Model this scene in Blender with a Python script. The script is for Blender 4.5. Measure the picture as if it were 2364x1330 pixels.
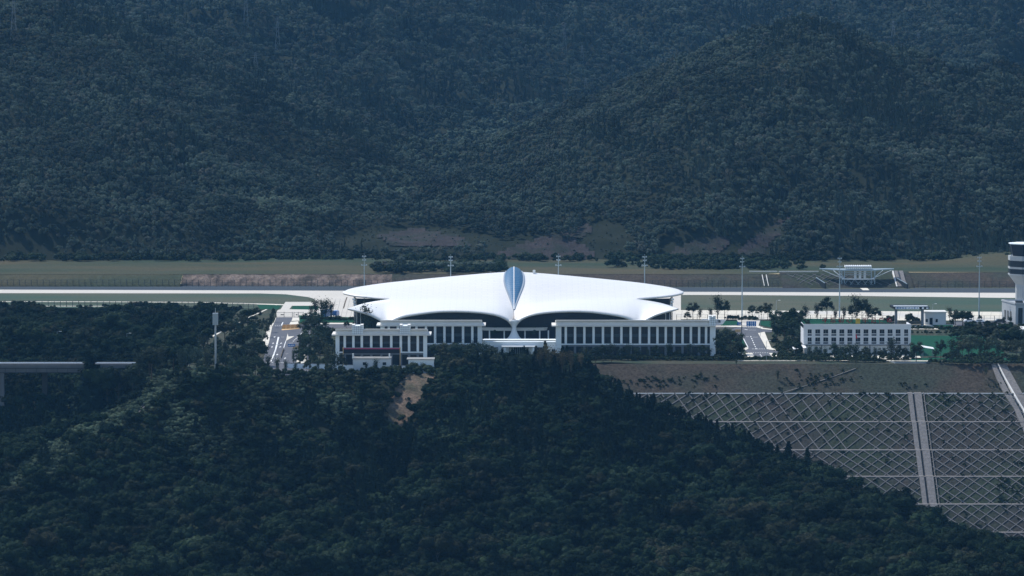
import bpy, math, random
import numpy as np
from mathutils import Vector, Matrix
R = math.radians
scene = bpy.context.scene
for o in list(bpy.data.objects): bpy.data.objects.remove(o)

# ---------------------------------------------------------------- camera
F = 8750.0                      # focal length in photo pixels (photo 2364 x 1330)
CX, CY = 1182.0, 665.0
CAM = Vector((0.0, -1400.0, 122.0))
PITCH = math.atan(122.0/1400.0) - math.atan((775-CY)/F)   # ground point (0,0,0) lands on row 775
cam = bpy.data.cameras.new('camera'); camo = bpy.data.objects.new('camera', cam)
scene.collection.objects.link(camo); scene.camera = camo
camo.location = CAM; camo.rotation_euler = (math.pi/2 - PITCH, 0, 0)
cam.sensor_width = 36; cam.lens = F*36/2364; cam.clip_start = 5; cam.clip_end = 9000
# ---------------------------------------------------------------- light
SUN_EL, SUN_AZ = R(54), R(-50)  # sun stands behind the terminal, a little to the left
scene.world = bpy.data.worlds.new('World'); scene.world.use_nodes = True
wn = scene.world.node_tree; wn.nodes.clear()
sky = wn.nodes.new('ShaderNodeTexSky'); sky.sky_type = 'NISHITA'; sky.sun_disc = False
sky.sun_elevation = SUN_EL; sky.sun_rotation = SUN_AZ; sky.altitude = 400; sky.air_density = 1.3; sky.dust_density = 0.6; sky.ozone_density = 2.5
bg = wn.nodes.new('ShaderNodeBackground'); bg.inputs[1].default_value = 0.145
wo = wn.nodes.new('ShaderNodeOutputWorld')
wn.links.new(sky.outputs[0], bg.inputs[0]); wn.links.new(bg.outputs[0], wo.inputs[0])
sl = bpy.data.lights.new('sun', 'SUN'); sl.energy = 3.7; sl.angle = R(0.53); sl.color = (1, 0.955, 0.88)
so = bpy.data.objects.new('sun', sl); scene.collection.objects.link(so)
sd = Vector((math.sin(SUN_AZ)*math.cos(SUN_EL), math.cos(SUN_AZ)*math.cos(SUN_EL), math.sin(SUN_EL)))
so.rotation_euler = sd.to_track_quat('Z', 'Y').to_euler(); so.location = sd*500
vs = scene.view_settings; vs.view_transform = 'Standard'; vs.look = 'None'; vs.gamma = 1; vs.exposure = 0.36
vs.use_curve_mapping = False
scene.cycles.volume_bounces = 1; scene.cycles.max_bounces = 5; scene.cycles.diffuse_bounces = 3
scene.cycles.transparent_max_bounces = 8; scene.cycles.use_denoising = True

# ---------------------------------------------------------------- photo-pixel to world helpers
_c, _s = math.cos(PITCH), math.sin(PITCH)
def ray(px, py):
    u, v = (px-CX)/F, -(py-CY)/F
    return Vector((u, _c + v*_s, -_s + v*_c))
def G(px, py, z=0.0):           # point on the level z seen at a photo pixel
    d = ray(px, py); t = (z-CAM.z)/d.z
    return Vector((CAM.x+d.x*t, CAM.y+d.y*t, z))
def Q(px, py, y):               # point at the world depth y seen at a photo pixel
    d = ray(px, py); t = (y-CAM.y)/d.y
    return Vector((CAM.x+d.x*t, y, CAM.z+d.z*t))
def proj(p):
    x, y, z = p[0]-CAM.x, p[1]-CAM.y, p[2]-CAM.z
    f = y*_c - z*_s; up = y*_s + z*_c
    return CX + F*x/f, CY - F*up/f

# ---------------------------------------------------------------- materials
MATS = {}
def mat(name, col, col2=None, scale=0.3, rough=0.9, spec=0.04, metal=0.0, detail=4, bump=0.0, bscale=None, col3=None, scale3=0.02, emit=None, stretch=None, contrast=1.0, band=None, grain=0.0):
    m = bpy.data.materials.new(name); m.use_nodes = True; nt = m.node_tree; n = nt.nodes; L = nt.links
    b = n['Principled BSDF']; b.inputs['Roughness'].default_value = rough; b.inputs['Metallic'].default_value = metal
    b.inputs['Specular IOR Level'].default_value = spec
    b.inputs['Base Color'].default_value = (*col, 1)
    geo = n.new('ShaderNodeNewGeometry'); vec = geo.outputs['Position']
    if stretch:
        mp = n.new('ShaderNodeMapping'); mp.inputs['Scale'].default_value = stretch
        L.new(vec, mp.inputs[0]); vec = mp.outputs[0]
    last = None
    if grain:
        pass
    if col2:
        t = n.new('ShaderNodeTexNoise'); t.inputs['Scale'].default_value = scale; t.inputs['Detail'].default_value = detail
        L.new(vec, t.inputs['Vector'])
        r = n.new('ShaderNodeMapRange'); w = 0.2/contrast; r.inputs[1].default_value = .5-w; r.inputs[2].default_value = .5+w
        L.new(t.outputs[0], r.inputs[0])
        mx = n.new('ShaderNodeMix'); mx.data_type = 'RGBA'
        mx.inputs[6].default_value = (*col, 1); mx.inputs[7].default_value = (*col2, 1)
        L.new(r.outputs[0], mx.inputs[0]); last = mx.outputs[2]
    if col3:
        t = n.new('ShaderNodeTexNoise'); t.inputs['Scale'].default_value = scale3; t.inputs['Detail'].default_value = 5
        L.new(vec, t.inputs['Vector'])
        r = n.new('ShaderNodeMapRange'); r.inputs[1].default_value = .45; r.inputs[2].default_value = .62
        L.new(t.outputs[0], r.inputs[0])
        mx = n.new('ShaderNodeMix'); mx.data_type = 'RGBA'
        if last: L.new(last, mx.inputs[6])
        else: mx.inputs[6].default_value = (*col, 1)
        mx.inputs[7].default_value = (*col3, 1); L.new(r.outputs[0], mx.inputs[0]); last = mx.outputs[2]
    if grain:
        tg = n.new('ShaderNodeTexNoise'); tg.inputs['Scale'].default_value = 1.1; tg.inputs['Detail'].default_value = 6; tg.inputs['Roughness'].default_value = .75
        L.new(geo.outputs['Position'], tg.inputs['Vector'])
        rg = n.new('ShaderNodeMapRange'); rg.inputs[1].default_value = .33; rg.inputs[2].default_value = .67; rg.inputs[3].default_value = 1-grain; rg.inputs[4].default_value = 1+grain
        L.new(tg.outputs[0], rg.inputs[0]); vm = n.new('ShaderNodeVectorMath'); vm.operation = 'SCALE'
        if last: L.new(last, vm.inputs[0])
        else: vm.inputs[0].default_value = col
        L.new(rg.outputs[0], vm.inputs['Scale']); last = vm.outputs[0]
    if last: L.new(last, b.inputs['Base Color'])
    if bump:
        t = n.new('ShaderNodeTexNoise'); t.inputs['Scale'].default_value = bscale or scale*4; t.inputs['Detail'].default_value = 5
        L.new(vec, t.inputs['Vector'])
        bp = n.new('ShaderNodeBump'); bp.inputs['Strength'].default_value = bump; bp.inputs['Distance'].default_value = 0.3
        L.new(t.outputs[0], bp.inputs['Height']); L.new(bp.outputs[0], b.inputs['Normal'])
    if emit:
        b.inputs['Emission Color'].default_value = (*col, 1); b.inputs['Emission Strength'].default_value = emit
    MATS[name] = m; return m

def foliage_mat(name, cols, trans=0.12):
    m = bpy.data.materials.new(name); m.use_nodes = True; nt = m.node_tree; n = nt.nodes; L = nt.links
    b = n['Principled BSDF']; b.inputs['Roughness'].default_value = 0.75; b.inputs['Specular IOR Level'].default_value = 0.02
    oi = n.new('ShaderNodeObjectInfo'); cr = n.new('ShaderNodeValToRGB'); cr.color_ramp.interpolation = 'LINEAR'
    e = cr.color_ramp.elements
    while len(e) < len(cols): e.new(0.5)
    for i, c in enumerate(cols): e[i].position = i/(len(cols)-1); e[i].color = (*c, 1)
    L.new(oi.outputs['Random'], cr.inputs[0])
    geo = n.new('ShaderNodeNewGeometry'); t = n.new('ShaderNodeTexNoise'); t.inputs['Scale'].default_value = 0.035; t.inputs['Detail'].default_value = 3
    L.new(geo.outputs['Position'], t.inputs['Vector'])
    r = n.new('ShaderNodeMapRange'); r.inputs[1].default_value = .35; r.inputs[2].default_value = .65; r.inputs[3].default_value = 0.6; r.inputs[4].default_value = 1.5
    L.new(t.outputs[0], r.inputs[0])
    mx = n.new('ShaderNodeVectorMath'); mx.operation = 'SCALE'; L.new(cr.outputs[0], mx.inputs[0]); L.new(r.outputs[0], mx.inputs['Scale'])
    L.new(mx.outputs[0], b.inputs['Base Color'])
    tr = n.new('ShaderNodeBsdfTranslucent'); L.new(mx.outputs[0], tr.inputs[0])
    ms = n.new('ShaderNodeMixShader'); ms.inputs[0].default_value = trans
    L.new(b.outputs[0], ms.inputs[1]); L.new(tr.outputs[0], ms.inputs[2]); L.new(ms.outputs[0], n['Material Output'].inputs[0])
    MATS[name] = m; return m

# ---------------------------------------------------------------- mesh helpers
COL = scene.collection
def props(o, label=None, cat=None, group=None, kind=None):
    if label: o['label'] = label
    if cat: o['category'] = cat
    if group: o['group'] = group
    if kind: o['kind'] = kind
    return o
def root_of(o):
    while o.parent: o = o.parent
    return o
def thing(name, label, cat, loc=(0, 0, 0), group=None):
    o = bpy.data.objects.new(name, None); COL.objects.link(o); o.location = loc; o.empty_display_size = 1
    return props(o, label, cat, group)
class MB:
    def __init__(s): s.v = []; s.f = []; s.mi = []; s.m = 0
    def add(s, vs, fs):
        k = len(s.v); s.v += [tuple(v) for v in vs]
        for f in fs: s.f.append(tuple(i+k for i in f)); s.mi.append(s.m)
        return s
    def box(s, x0, x1, y0, y1, z0, z1):
        return s.add([(x0,y0,z0),(x1,y0,z0),(x1,y1,z0),(x0,y1,z0),(x0,y0,z1),(x1,y0,z1),(x1,y1,z1),(x0,y1,z1)],
                     [(0,3,2,1),(4,5,6,7),(0,1,5,4),(1,2,6,5),(2,3,7,6),(3,0,4,7)])
    def hexa(s, a, b):           # two quads (bottom, top) counter-clockwise
        return s.add(list(a)+list(b), [(0,3,2,1),(4,5,6,7),(0,1,5,4),(1,2,6,5),(2,3,7,6),(3,0,4,7)])
    def beam(s, p, q, w, h=None, up=(0,0,1)):
        p, q = Vector(p), Vector(q); h = h or w; d = (q-p)
        if d.length < 1e-6: return s
        d.normalize(); u = Vector(up)
        if abs(d.dot(u)) > .99: u = Vector((0,1,0))
        a = d.cross(u).normalized()*w/2; b = a.cross(d).normalized()*h/2
        return s.hexa([p-a-b, p+a-b, q+a-b, q-a-b], [p-a+b, p+a+b, q+a+b, q-a+b])
    def tube(s, p, q, r0, r1=None, n=8, cap=True):
        p, q = Vector(p), Vector(q); r1 = r0 if r1 is None else r1; d = (q-p).normalized()
        u = Vector((0,0,1)) if abs(d.z) < .9 else Vector((1,0,0))
        a = d.cross(u).normalized(); b = d.cross(a)
        vs = []
        for c, r in ((p, r0), (q, r1)):
            for i in range(n):
                t = 2*math.pi*i/n; vs.append(c + a*r*math.cos(t) + b*r*math.sin(t))
        fs = [(i, (i+1) % n, n+(i+1) % n, n+i) for i in range(n)]
        if cap: fs += [tuple(range(n))[::-1], tuple(range(n, 2*n))]
        return s.add(vs, fs)
    def lathe(s, c, prof, n=16, sx=1, sy=1):
        c = Vector(c); vs = []; fs = []
        for r, z in prof:
            for i in range(n):
                t = 2*math.pi*i/n; vs.append((c.x+r*sx*math.cos(t), c.y+r*sy*math.sin(t), c.z+z))
        for k in range(len(prof)-1):
            for i in range(n): fs.append((k*n+i, k*n+(i+1) % n, (k+1)*n+(i+1) % n, (k+1)*n+i))
        fs.append(tuple(range(n))[::-1]); fs.append(tuple(range((len(prof)-1)*n, len(prof)*n)))
        return s.add(vs, fs)
    def grid(s, rows, flip=False):
        k = len(rows[0]); vs = [p for r in rows for p in r]; fs = []
        for i in range(len(rows)-1):
            for j in range(k-1):
                f = (i*k+j, i*k+j+1, (i+1)*k+j+1, (i+1)*k+j); fs.append(f[::-1] if flip else f)
        return s.add(vs, fs)
    def prism(s, poly, z0, z1):  # poly = list of (x,y)
        n = len(poly); vs = [(x, y, z0) for x, y in poly]+[(x, y, z1) for x, y in poly]
        fs = [tuple(range(n))[::-1], tuple(range(n, 2*n))]+[(i, (i+1) % n, n+(i+1) % n, n+i) for i in range(n)]
        return s.add(vs, fs)
    def sheet(s, poly, z):       # flat polygon, poly = [(x,y)]
        return s.add([(x, y, z) for x, y in poly], [tuple(range(len(poly)))])
    def build(s, name, mats, parent=None, base=None, smooth=False, fixn=False):
        base = Vector(base) if base is not None else (Vector(root_of(parent).location) if parent else Vector((0,0,0)))
        me = bpy.data.meshes.new(name)
        me.from_pydata([(v[0]-base.x, v[1]-base.y, v[2]-base.z) for v in s.v], [], s.f)
        if not isinstance(mats, (list, tuple)): mats = [mats]
        for m in mats: me.materials.append(MATS[m] if isinstance(m, str) else m)
        if len(mats) > 1: me.polygons.foreach_set('material_index', s.mi)
        if smooth: me.polygons.foreach_set('use_smooth', [True]*len(me.polygons))
        o = bpy.data.objects.new(name, me); COL.objects.link(o)
        if parent: o.parent = parent
        else: o.location = base
        return o
def copy_tree(src, loc=None, rz=None, sc=None, parent=None):
    c = src.copy(); COL.objects.link(c)
    if parent: c.parent = parent
    for ch in list(src.children): copy_tree(ch, parent=c)
    if loc is not None: c.location = loc
    if rz is not None: c.rotation_euler = (0, 0, rz)
    if sc is not None: c.scale = sc if hasattr(sc, '__len__') else (sc, sc, sc)
    return c

# ---------------------------------------------------------------- noise in numpy
def vnoise(x, y, seed=0):
    xi = np.floor(x).astype(np.int64); yi = np.floor(y).astype(np.int64); xf = x-xi; yf = y-yi
    def h(a, b):
        n = (a*374761393 + b*668265263 + seed*982451653) & 0xffffffff
        n = ((n ^ (n >> 13))*1274126177) & 0xffffffff
        return ((n ^ (n >> 16)) & 0xffff)/65535.0
    u = xf*xf*(3-2*xf); v = yf*yf*(3-2*yf)
    return (h(xi, yi)*(1-u)+h(xi+1, yi)*u)*(1-v) + (h(xi, yi+1)*(1-u)+h(xi+1, yi+1)*u)*v
def fbm(x, y, sc, octv=4, seed=0):
    s = 0; a = 1; t = 0
    for i in range(octv):
        s = s + a*(vnoise(x/sc*2**i, y/sc*2**i, seed+i)-.5); t += a; a *= .5
    return s/t*2
# ================================================================ MATERIALS
mat('runway_asphalt', (.045,.06,.075), (.06,.07,.08), 0.05, stretch=(.1,1,1), grain=0.25)
mat('road_asphalt', (.10,.105,.12), (.12,.125,.14), 0.3, grain=0.12)
mat('concrete', (.62,.57,.48), (.56,.52,.44), 0.08, col3=(.5,.48,.44), scale3=.03, grain=0.1)
mat('pale_paving', (.68,.63,.54), (.56,.53,.46), 0.5)
mat('runway_concrete', (.53,.495,.44), (.49,.46,.41), 0.05, grain=0.1)
mat('airfield_grass', (.068,.082,.058), (.095,.094,.068), 0.08, stretch=(.35,1,1), col3=(.05,.08,.058), scale3=.02, grain=0.35)
mat('lawn', (.008,.055,.032), (.011,.065,.036), 0.4, grain=0.3)
mat('plateau_soil', (.045,.055,.038), (.065,.06,.045), 0.12, col3=(.035,.05,.035), scale3=.05, grain=0.5)
mat('bank_grass', (.050,.042,.035), (.06,.05,.04), 0.25, detail=8, col3=(.038,.045,.035), scale3=.03, grain=0.55)
mat('field_grass', (.055,.06,.038), (.078,.066,.04), 0.06, stretch=(.25,1,1), detail=6, col3=(.036,.052,.034), scale3=.02, grain=0.4)
mat('rock_cut', (.13,.10,.085), (.19,.15,.125), 0.35, detail=8, col3=(.07,.06,.05), scale3=.12, bump=.6, stretch=(1,1,.3), contrast=1.6, grain=0.45)
mat('forest_floor', (.012,.017,.011), (.02,.024,.016), 0.1)
mat('cut_slope_soil', (.044,.038,.038), (.03,.028,.029), .25, detail=8, col3=(.022,.028,.022), scale3=.07, grain=.5)
mat('bare_earth', (.16,.115,.085), (.11,.085,.065), 0.3, detail=8, bump=.6, col3=(.07,.065,.045), scale3=.12, grain=0.5)
mat('scar_soil', (.05,.044,.04), (.038,.04,.034), 0.12, detail=8, col3=(.035,.045,.03), scale3=.05, grain=0.5)
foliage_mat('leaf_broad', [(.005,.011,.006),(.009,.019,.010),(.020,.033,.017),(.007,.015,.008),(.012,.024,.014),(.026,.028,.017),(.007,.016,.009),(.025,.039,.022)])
foliage_mat('leaf_mountain_haze', [(.052,.068,.056),(.064,.084,.064),(.078,.094,.068),(.068,.088,.072),(.086,.086,.068)])  # lighter than the near leaves: distant haze is put into this colour
foliage_mat('leaf_valley_haze', [(.10,.13,.095),(.12,.15,.11),(.09,.12,.10)])  # palest leaves: the hazy valley band painted as foliage colour
foliage_mat('leaf_pine_haze', [(.032,.046,.040),(.04,.056,.044),(.048,.065,.05)])  # far conifers, lightened the same way to carry haze
foliage_mat('leaf_scrub', [(.065,.09,.06),(.085,.11,.07),(.07,.10,.07)])
foliage_mat('leaf_pine', [(.008,.016,.013),(.011,.021,.015),(.016,.026,.018)])
foliage_mat('leaf_urban', [(.024,.04,.028),(.036,.052,.034),(.05,.058,.038),(.03,.05,.04)])
foliage_mat('leaf_golden', [(.09,.085,.045),(.11,.09,.05),(.08,.07,.045)])
foliage_mat('leaf_shrub', [(.02,.034,.02),(.03,.044,.025),(.04,.05,.03)])
mat('bark', (.05,.04,.032), (.08,.065,.05), 1.5)
mat('bark_pale', (.20,.18,.16), (.12,.11,.10), 1.5)

# ================================================================ TREE PROTOTYPE MESHES
def rnd_rot(rs, n):
    q = rs.normal(size=(n, 4)); q /= np.linalg.norm(q, axis=1)[:, None]; w, x, y, z = q.T
    a = np.stack([1-2*(y*y+z*z), 2*(x*y+z*w), 2*(x*z-y*w)], 1); b = np.stack([2*(x*y-z*w), 1-2*(x*x+z*z), 2*(y*z+x*w)], 1)
    return a, b
ICO = None
def ico():
    global ICO
    if ICO is None:
        import bmesh
        bm = bmesh.new(); bmesh.ops.create_icosphere(bm, subdivisions=2, radius=1)
        ICO = (np.array([v.co[:] for v in bm.verts]), [tuple(v.index for v in f.verts) for f in bm.faces]); bm.free()
    return ICO
def quads_mesh(cs, sz, rs, V, Fc, bias=None):
    n = len(cs); a, b = rnd_rot(rs, n)
    if bias is not None:          # leaf lies across the outward direction
        o = bias/np.maximum(np.linalg.norm(bias, axis=1), 1e-6)[:, None]
        a = a - .75*o*np.sum(a*o, 1)[:, None]; b = b - .75*o*np.sum(b*o, 1)[:, None]
    s = sz*rs.uniform(.6, 1.3, n)
    a = a*s[:, None]; b = b*(s*rs.uniform(.55, 1, n))[:, None]
    k = len(V); P = np.stack([cs-a, cs-b*.9, cs+a, cs+b*.9], 1).reshape(-1, 3)
    V.extend(P.tolist()); Fc.extend([(k+4*i, k+4*i+1, k+4*i+2, k+4*i+3) for i in range(n)])
def mesh_from(name, V, Fc, m):
    me = bpy.data.meshes.new(name); me.from_pydata(V, [], Fc); me.materials.append(MATS[m]); return me
def broad_crown(name, seed, m, rx=4.2, rz=3.4, zc=6.0, lumps=16, leaves=85, leaf=.34, core=.8, gap=0):
    rs = np.random.RandomState(seed); V = []; Fc = []; iv, ifc = ico()
    for i in range(lumps):
        d = rs.normal(size=3); d /= np.linalg.norm(d)
        if d[2] < -.35: d[2] *= -.6
        rr = rs.uniform(.45, .85) if i else 0
        c = np.array([d[0]*rx*rr, d[1]*rx*rr, zc + d[2]*rz*rr])
        r = rx*rs.uniform(.26, .42)*(1-.2*rr)
        if core:
            k = len(V); q = iv*r*core*(1+.25*rs.normal(size=(len(iv), 1))*.5)*np.array([1, 1, .85]) + c
            V.extend(q.tolist()); Fc.extend([tuple(a+k for a in f) for f in ifc])
        u = rs.normal(size=(leaves, 3)); u /= np.linalg.norm(u, axis=1)[:, None]
        cs = c + u*r*rs.uniform(.75, 1.12, (leaves, 1))*np.array([1, 1, .85])
        quads_mesh(cs, leaf, rs, V, Fc, u)
    return mesh_from(name, V, Fc, m)
def pine_crown(name, seed, m, h=10, r=2.3, z0=1.6, whorls=13, per=9, leaf=.33, dens=8):
    rs = np.random.RandomState(seed); V = []; Fc = []; n = 8; k = 0
    for j, (rr, z) in enumerate([(r*.5, z0), (r*.35, h*.5), (.05, h)]):
        for i in range(n): V.append([rr*math.cos(2*math.pi*i/n), rr*math.sin(2*math.pi*i/n), z])
    for j in range(2):
        for i in range(n): Fc.append((j*n+i, j*n+(i+1) % n, (j+1)*n+(i+1) % n, (j+1)*n+i))
    cs = []
    for w in range(whorls):
        t = w/(whorls-1); z = z0+(h-z0)*t**.9; R0 = r*(1-t)**.8+.15
        for i in range(per):
            a = rs.uniform(0, 6.283); L = R0*rs.uniform(.65, 1.15)
            for q in range(dens):
                f = (q+rs.uniform(.2, .9))/dens
                cs.append([math.cos(a)*L*f+rs.normal()*.12, math.sin(a)*L*f+rs.normal()*.12, z - .35*L*f + rs.normal()*.12 + .2])
    quads_mesh(np.array(cs), leaf, rs, V, Fc)
    return mesh_from(name, V, Fc, m)
def thin_crown(name, seed, m, h=9, r=2.2, z0=1.2, n=820, leaf=.2):
    """a young planted tree: see-through foliage gathered on steep branches"""
    rs = np.random.RandomState(seed); V = []; Fc = []; cs = []
    nb = 16
    for b in range(nb):
        a = rs.uniform(0, 6.283); zs = z0+(h-z0)*rs.uniform(0, .6); L = (h-zs)*rs.uniform(.45, .95); lean = rs.uniform(.25, .75)*r/ max(L, 1)
        for q in range(n//nb):
            f = rs.uniform(.05, 1); w = .32+.25*f
            cs.append([math.cos(a)*L*f*lean+rs.normal()*w, math.sin(a)*L*f*lean+rs.normal()*w, zs+L*f*.9+rs.normal()*w])
    quads_mesh(np.array(cs), leaf, rs, V, Fc); return mesh_from(name, V, Fc, m)
def trunk_mesh(name, seed, h, r, m, limbs=5, spread=2.5):
    rs = random.Random(seed); b = MB(); p = Vector((0, 0, -.3)); lean = Vector((rs.uniform(-.05, .05), rs.uniform(-.05, .05), 1))
    pts = [p + lean*h*t for t in (0, .25, .5, .75, 1)]
    for i in range(4): b.tube(pts[i], pts[i+1], r*(1-.2*i), r*(1-.2*(i+1)), 6)
    for i in range(limbs):
        t = rs.uniform(.35, .85); s = p+lean*h*t; a = rs.uniform(0, 6.28); L = spread*rs.uniform(.6, 1)
        b.tube(s, s+Vector((math.cos(a)*L, math.sin(a)*L, L*rs.uniform(.6, 1.2))), r*.35, r*.1, 4)
    me = bpy.data.meshes.new(name); me.from_pydata(b.v, [], b.f); me.materials.append(MATS[m]); return me

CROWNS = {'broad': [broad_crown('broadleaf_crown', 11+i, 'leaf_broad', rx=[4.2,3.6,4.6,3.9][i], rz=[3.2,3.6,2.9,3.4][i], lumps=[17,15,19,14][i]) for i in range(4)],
          'upland': [broad_crown('upland_crown', 21+i, 'leaf_mountain_haze', rx=[3.9,3.4,4.3,3.6][i], rz=[3.4,3.8,3.1,3.6][i], lumps=[15,14,16,13][i], leaves=60, leaf=.42) for i in range(4)],
          'bamboo': [broad_crown('hazed_crown', 25+i, 'leaf_valley_haze', rx=3.2, rz=4.2, zc=5.6, lumps=12, leaves=60, leaf=.4, core=.7) for i in range(2)],
          'fir': [pine_crown('fir_crown', 41+i, 'leaf_pine_haze', r=[2.7,2.2][i]) for i in range(2)],
          'pine': [pine_crown('pine_crown', 31+i, 'leaf_pine', r=[2.7,2.3,3.2][i], per=11, leaf=.38) for i in range(3)],
          'shrub': [broad_crown('shrub_crown', 51+i, 'leaf_shrub', rx=2.2, rz=1.3, zc=1.2, lumps=8, leaves=55, leaf=.26) for i in range(2)],
          'scrub': [broad_crown('scrub_crown', 57+i, 'leaf_scrub', rx=2.2, rz=1.3, zc=1.2, lumps=8, leaves=55, leaf=.26) for i in range(2)],
          'urban': [broad_crown('planted_crown', 61+i, 'leaf_urban', rx=2.7, rz=3.6, zc=4.5, lumps=20, leaves=60, leaf=.24, core=.5) for i in range(4)],
          'thin': [thin_crown('thin_crown', 71+i, 'leaf_urban') for i in range(3)],
          'golden': [thin_crown('golden_crown', 81+i, 'leaf_golden', r=2.2, n=700) for i in range(2)],
          'topiary': [broad_crown('topiary_crown', 91, 'leaf_urban', rx=2.6, rz=2.2, zc=2.9, lumps=34, leaves=60, leaf=.2, core=.95)]}
TRUNKS = {'broad': trunk_mesh('broad_trunk', 1, 6, .3, 'bark'), 'upland': trunk_mesh('upland_trunk', 8, 6, .3, 'bark'), 'fir': trunk_mesh('fir_trunk', 9, 8.5, .17, 'bark', 0), 'bamboo': trunk_mesh('hazed_stem', 10, 7, .12, 'bark', 4, 1), 'pine': trunk_mesh('pine_trunk', 2, 8.5, .17, 'bark', 0),
          'scrub': trunk_mesh('scrub_stem', 11, 1.2, .06, 'bark', 3, .8), 'shrub': trunk_mesh('shrub_stem', 3, 1.2, .06, 'bark', 3, .8), 'urban': trunk_mesh('planted_trunk', 4, 5.5, .14, 'bark', 5, 1.6),
          'thin': trunk_mesh('thin_trunk', 5, 7.5, .1, 'bark', 9, 1.8), 'golden': trunk_mesh('golden_trunk', 6, 7.5, .1, 'bark_pale', 9, 1.8),
          'topiary': trunk_mesh('topiary_trunk', 7, 2.5, .12, 'bark', 2, 1)}
TREE_NAME = {'scrub': 'shrub', 'bamboo': 'hazed_clump', 'upland': 'broadleaf_tree', 'fir': 'conifer_tree', 'broad': 'broadleaf_tree', 'pine': 'pine_tree', 'shrub': 'shrub', 'urban': 'planted_tree', 'thin': 'young_tree', 'golden': 'golden_tree', 'topiary': 'clipped_tree'}
TREE_CAT = {'scrub': 'shrub', 'shrub': 'shrub', 'bamboo': 'bamboo'}
_tr = random.Random(5); FIRST = {}; NTREES = [0]
def tree(kind, loc, sc, label, group=None, sxy=1.0):
    t = thing(TREE_NAME[kind], label, TREE_CAT.get(kind, 'tree'), loc, group); NTREES[0] += 1
    vi = _tr.randrange(len(CROWNS[kind]))
    c = bpy.data.objects.new('crown', CROWNS[kind][vi]); COL.objects.link(c); c.parent = t
    k = bpy.data.objects.new('stem' if kind == 'shrub' else 'trunk', TRUNKS[kind]); COL.objects.link(k); k.parent = t
    t.rotation_euler = (0, 0, _tr.uniform(0, 6.28)); t.scale = (sc*sxy, sc*sxy, sc)
    FIRST.setdefault((kind, vi), c); return t

# ---- scatter of uncountable trees: one object of points, geometry nodes put a crown on each
def scatter(name, pts, scl, rot, crowns, label=None, cat=None):
    me = bpy.data.meshes.new(name); me.from_pydata([tuple(p) for p in pts], [], [])
    n = len(pts)
    a = me.attributes.new('s', 'FLOAT_VECTOR', 'POINT'); a.data.foreach_set('vector', np.asarray(scl, dtype=np.float32).reshape(-1))
    a = me.attributes.new('r', 'FLOAT', 'POINT'); a.data.foreach_set('value', np.asarray(rot, dtype=np.float32))
    a = me.attributes.new('k', 'INT', 'POINT'); a.data.foreach_set('value', np.random.RandomState(3).randint(0, len(crowns), n).astype(np.int32))
    o = bpy.data.objects.new(name, me); COL.objects.link(o); props(o, label, cat, None, 'stuff')
    ng = bpy.data.node_groups.new(name+'_nodes', 'GeometryNodeTree')
    ng.interface.new_socket('Geometry', in_out='INPUT', socket_type='NodeSocketGeometry')
    ng.interface.new_socket('Geometry', in_out='OUTPUT', socket_type='NodeSocketGeometry')
    N = ng.nodes; L = ng.links; gi = N.new('NodeGroupInput'); go = N.new('NodeGroupOutput')
    iop = N.new('GeometryNodeInstanceOnPoints'); jn = N.new('GeometryNodeJoinGeometry')
    for c in crowns:
        oi = N.new('GeometryNodeObjectInfo'); oi.transform_space = 'ORIGINAL'; oi.inputs['As Instance'].default_value = True; oi.inputs[0].default_value = c
        L.new(oi.outputs['Geometry'], jn.inputs[0])
    def att(nm, t):
        q = N.new('GeometryNodeInputNamedAttribute'); q.data_type = t; q.inputs[0].default_value = nm; return q.outputs[0]
    L.new(gi.outputs[0], iop.inputs['Points']); L.new(jn.outputs[0], iop.inputs['Instance'])
    iop.inputs['Pick Instance'].default_value = True; L.new(att('k', 'INT'), iop.inputs['Instance Index'])
    cx = N.new('ShaderNodeCombineXYZ'); L.new(att('r', 'FLOAT'), cx.inputs[2]); L.new(cx.outputs[0], iop.inputs['Rotation'])
    L.new(att('s', 'FLOAT_VECTOR'), iop.inputs['Scale']); L.new(iop.outputs[0], go.inputs[0])
    md = o.modifiers.new('scatter', 'NODES'); md.node_group = ng
    return o

# ================================================================ TERRAIN
def heightmesh(name, X, Y, Z, m, keep=None):
    ny, nx = X.shape; V = np.stack([X, Y, Z], -1).reshape(-1, 3).tolist(); Fc = []
    for i in range(ny-1):
        for j in range(nx-1):
            if keep is not None and not keep[i, j]: continue
            Fc.append((i*nx+j, i*nx+j+1, (i+1)*nx+j+1, (i+1)*nx+j))
    me = bpy.data.meshes.new(name); me.from_pydata(V, [], Fc); me.materials.append(MATS[m])
    me.polygons.foreach_set('use_smooth', [True]*len(Fc))
    o = bpy.data.objects.new(name, me); COL.objects.link(o); return props(o, kind='structure')

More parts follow.
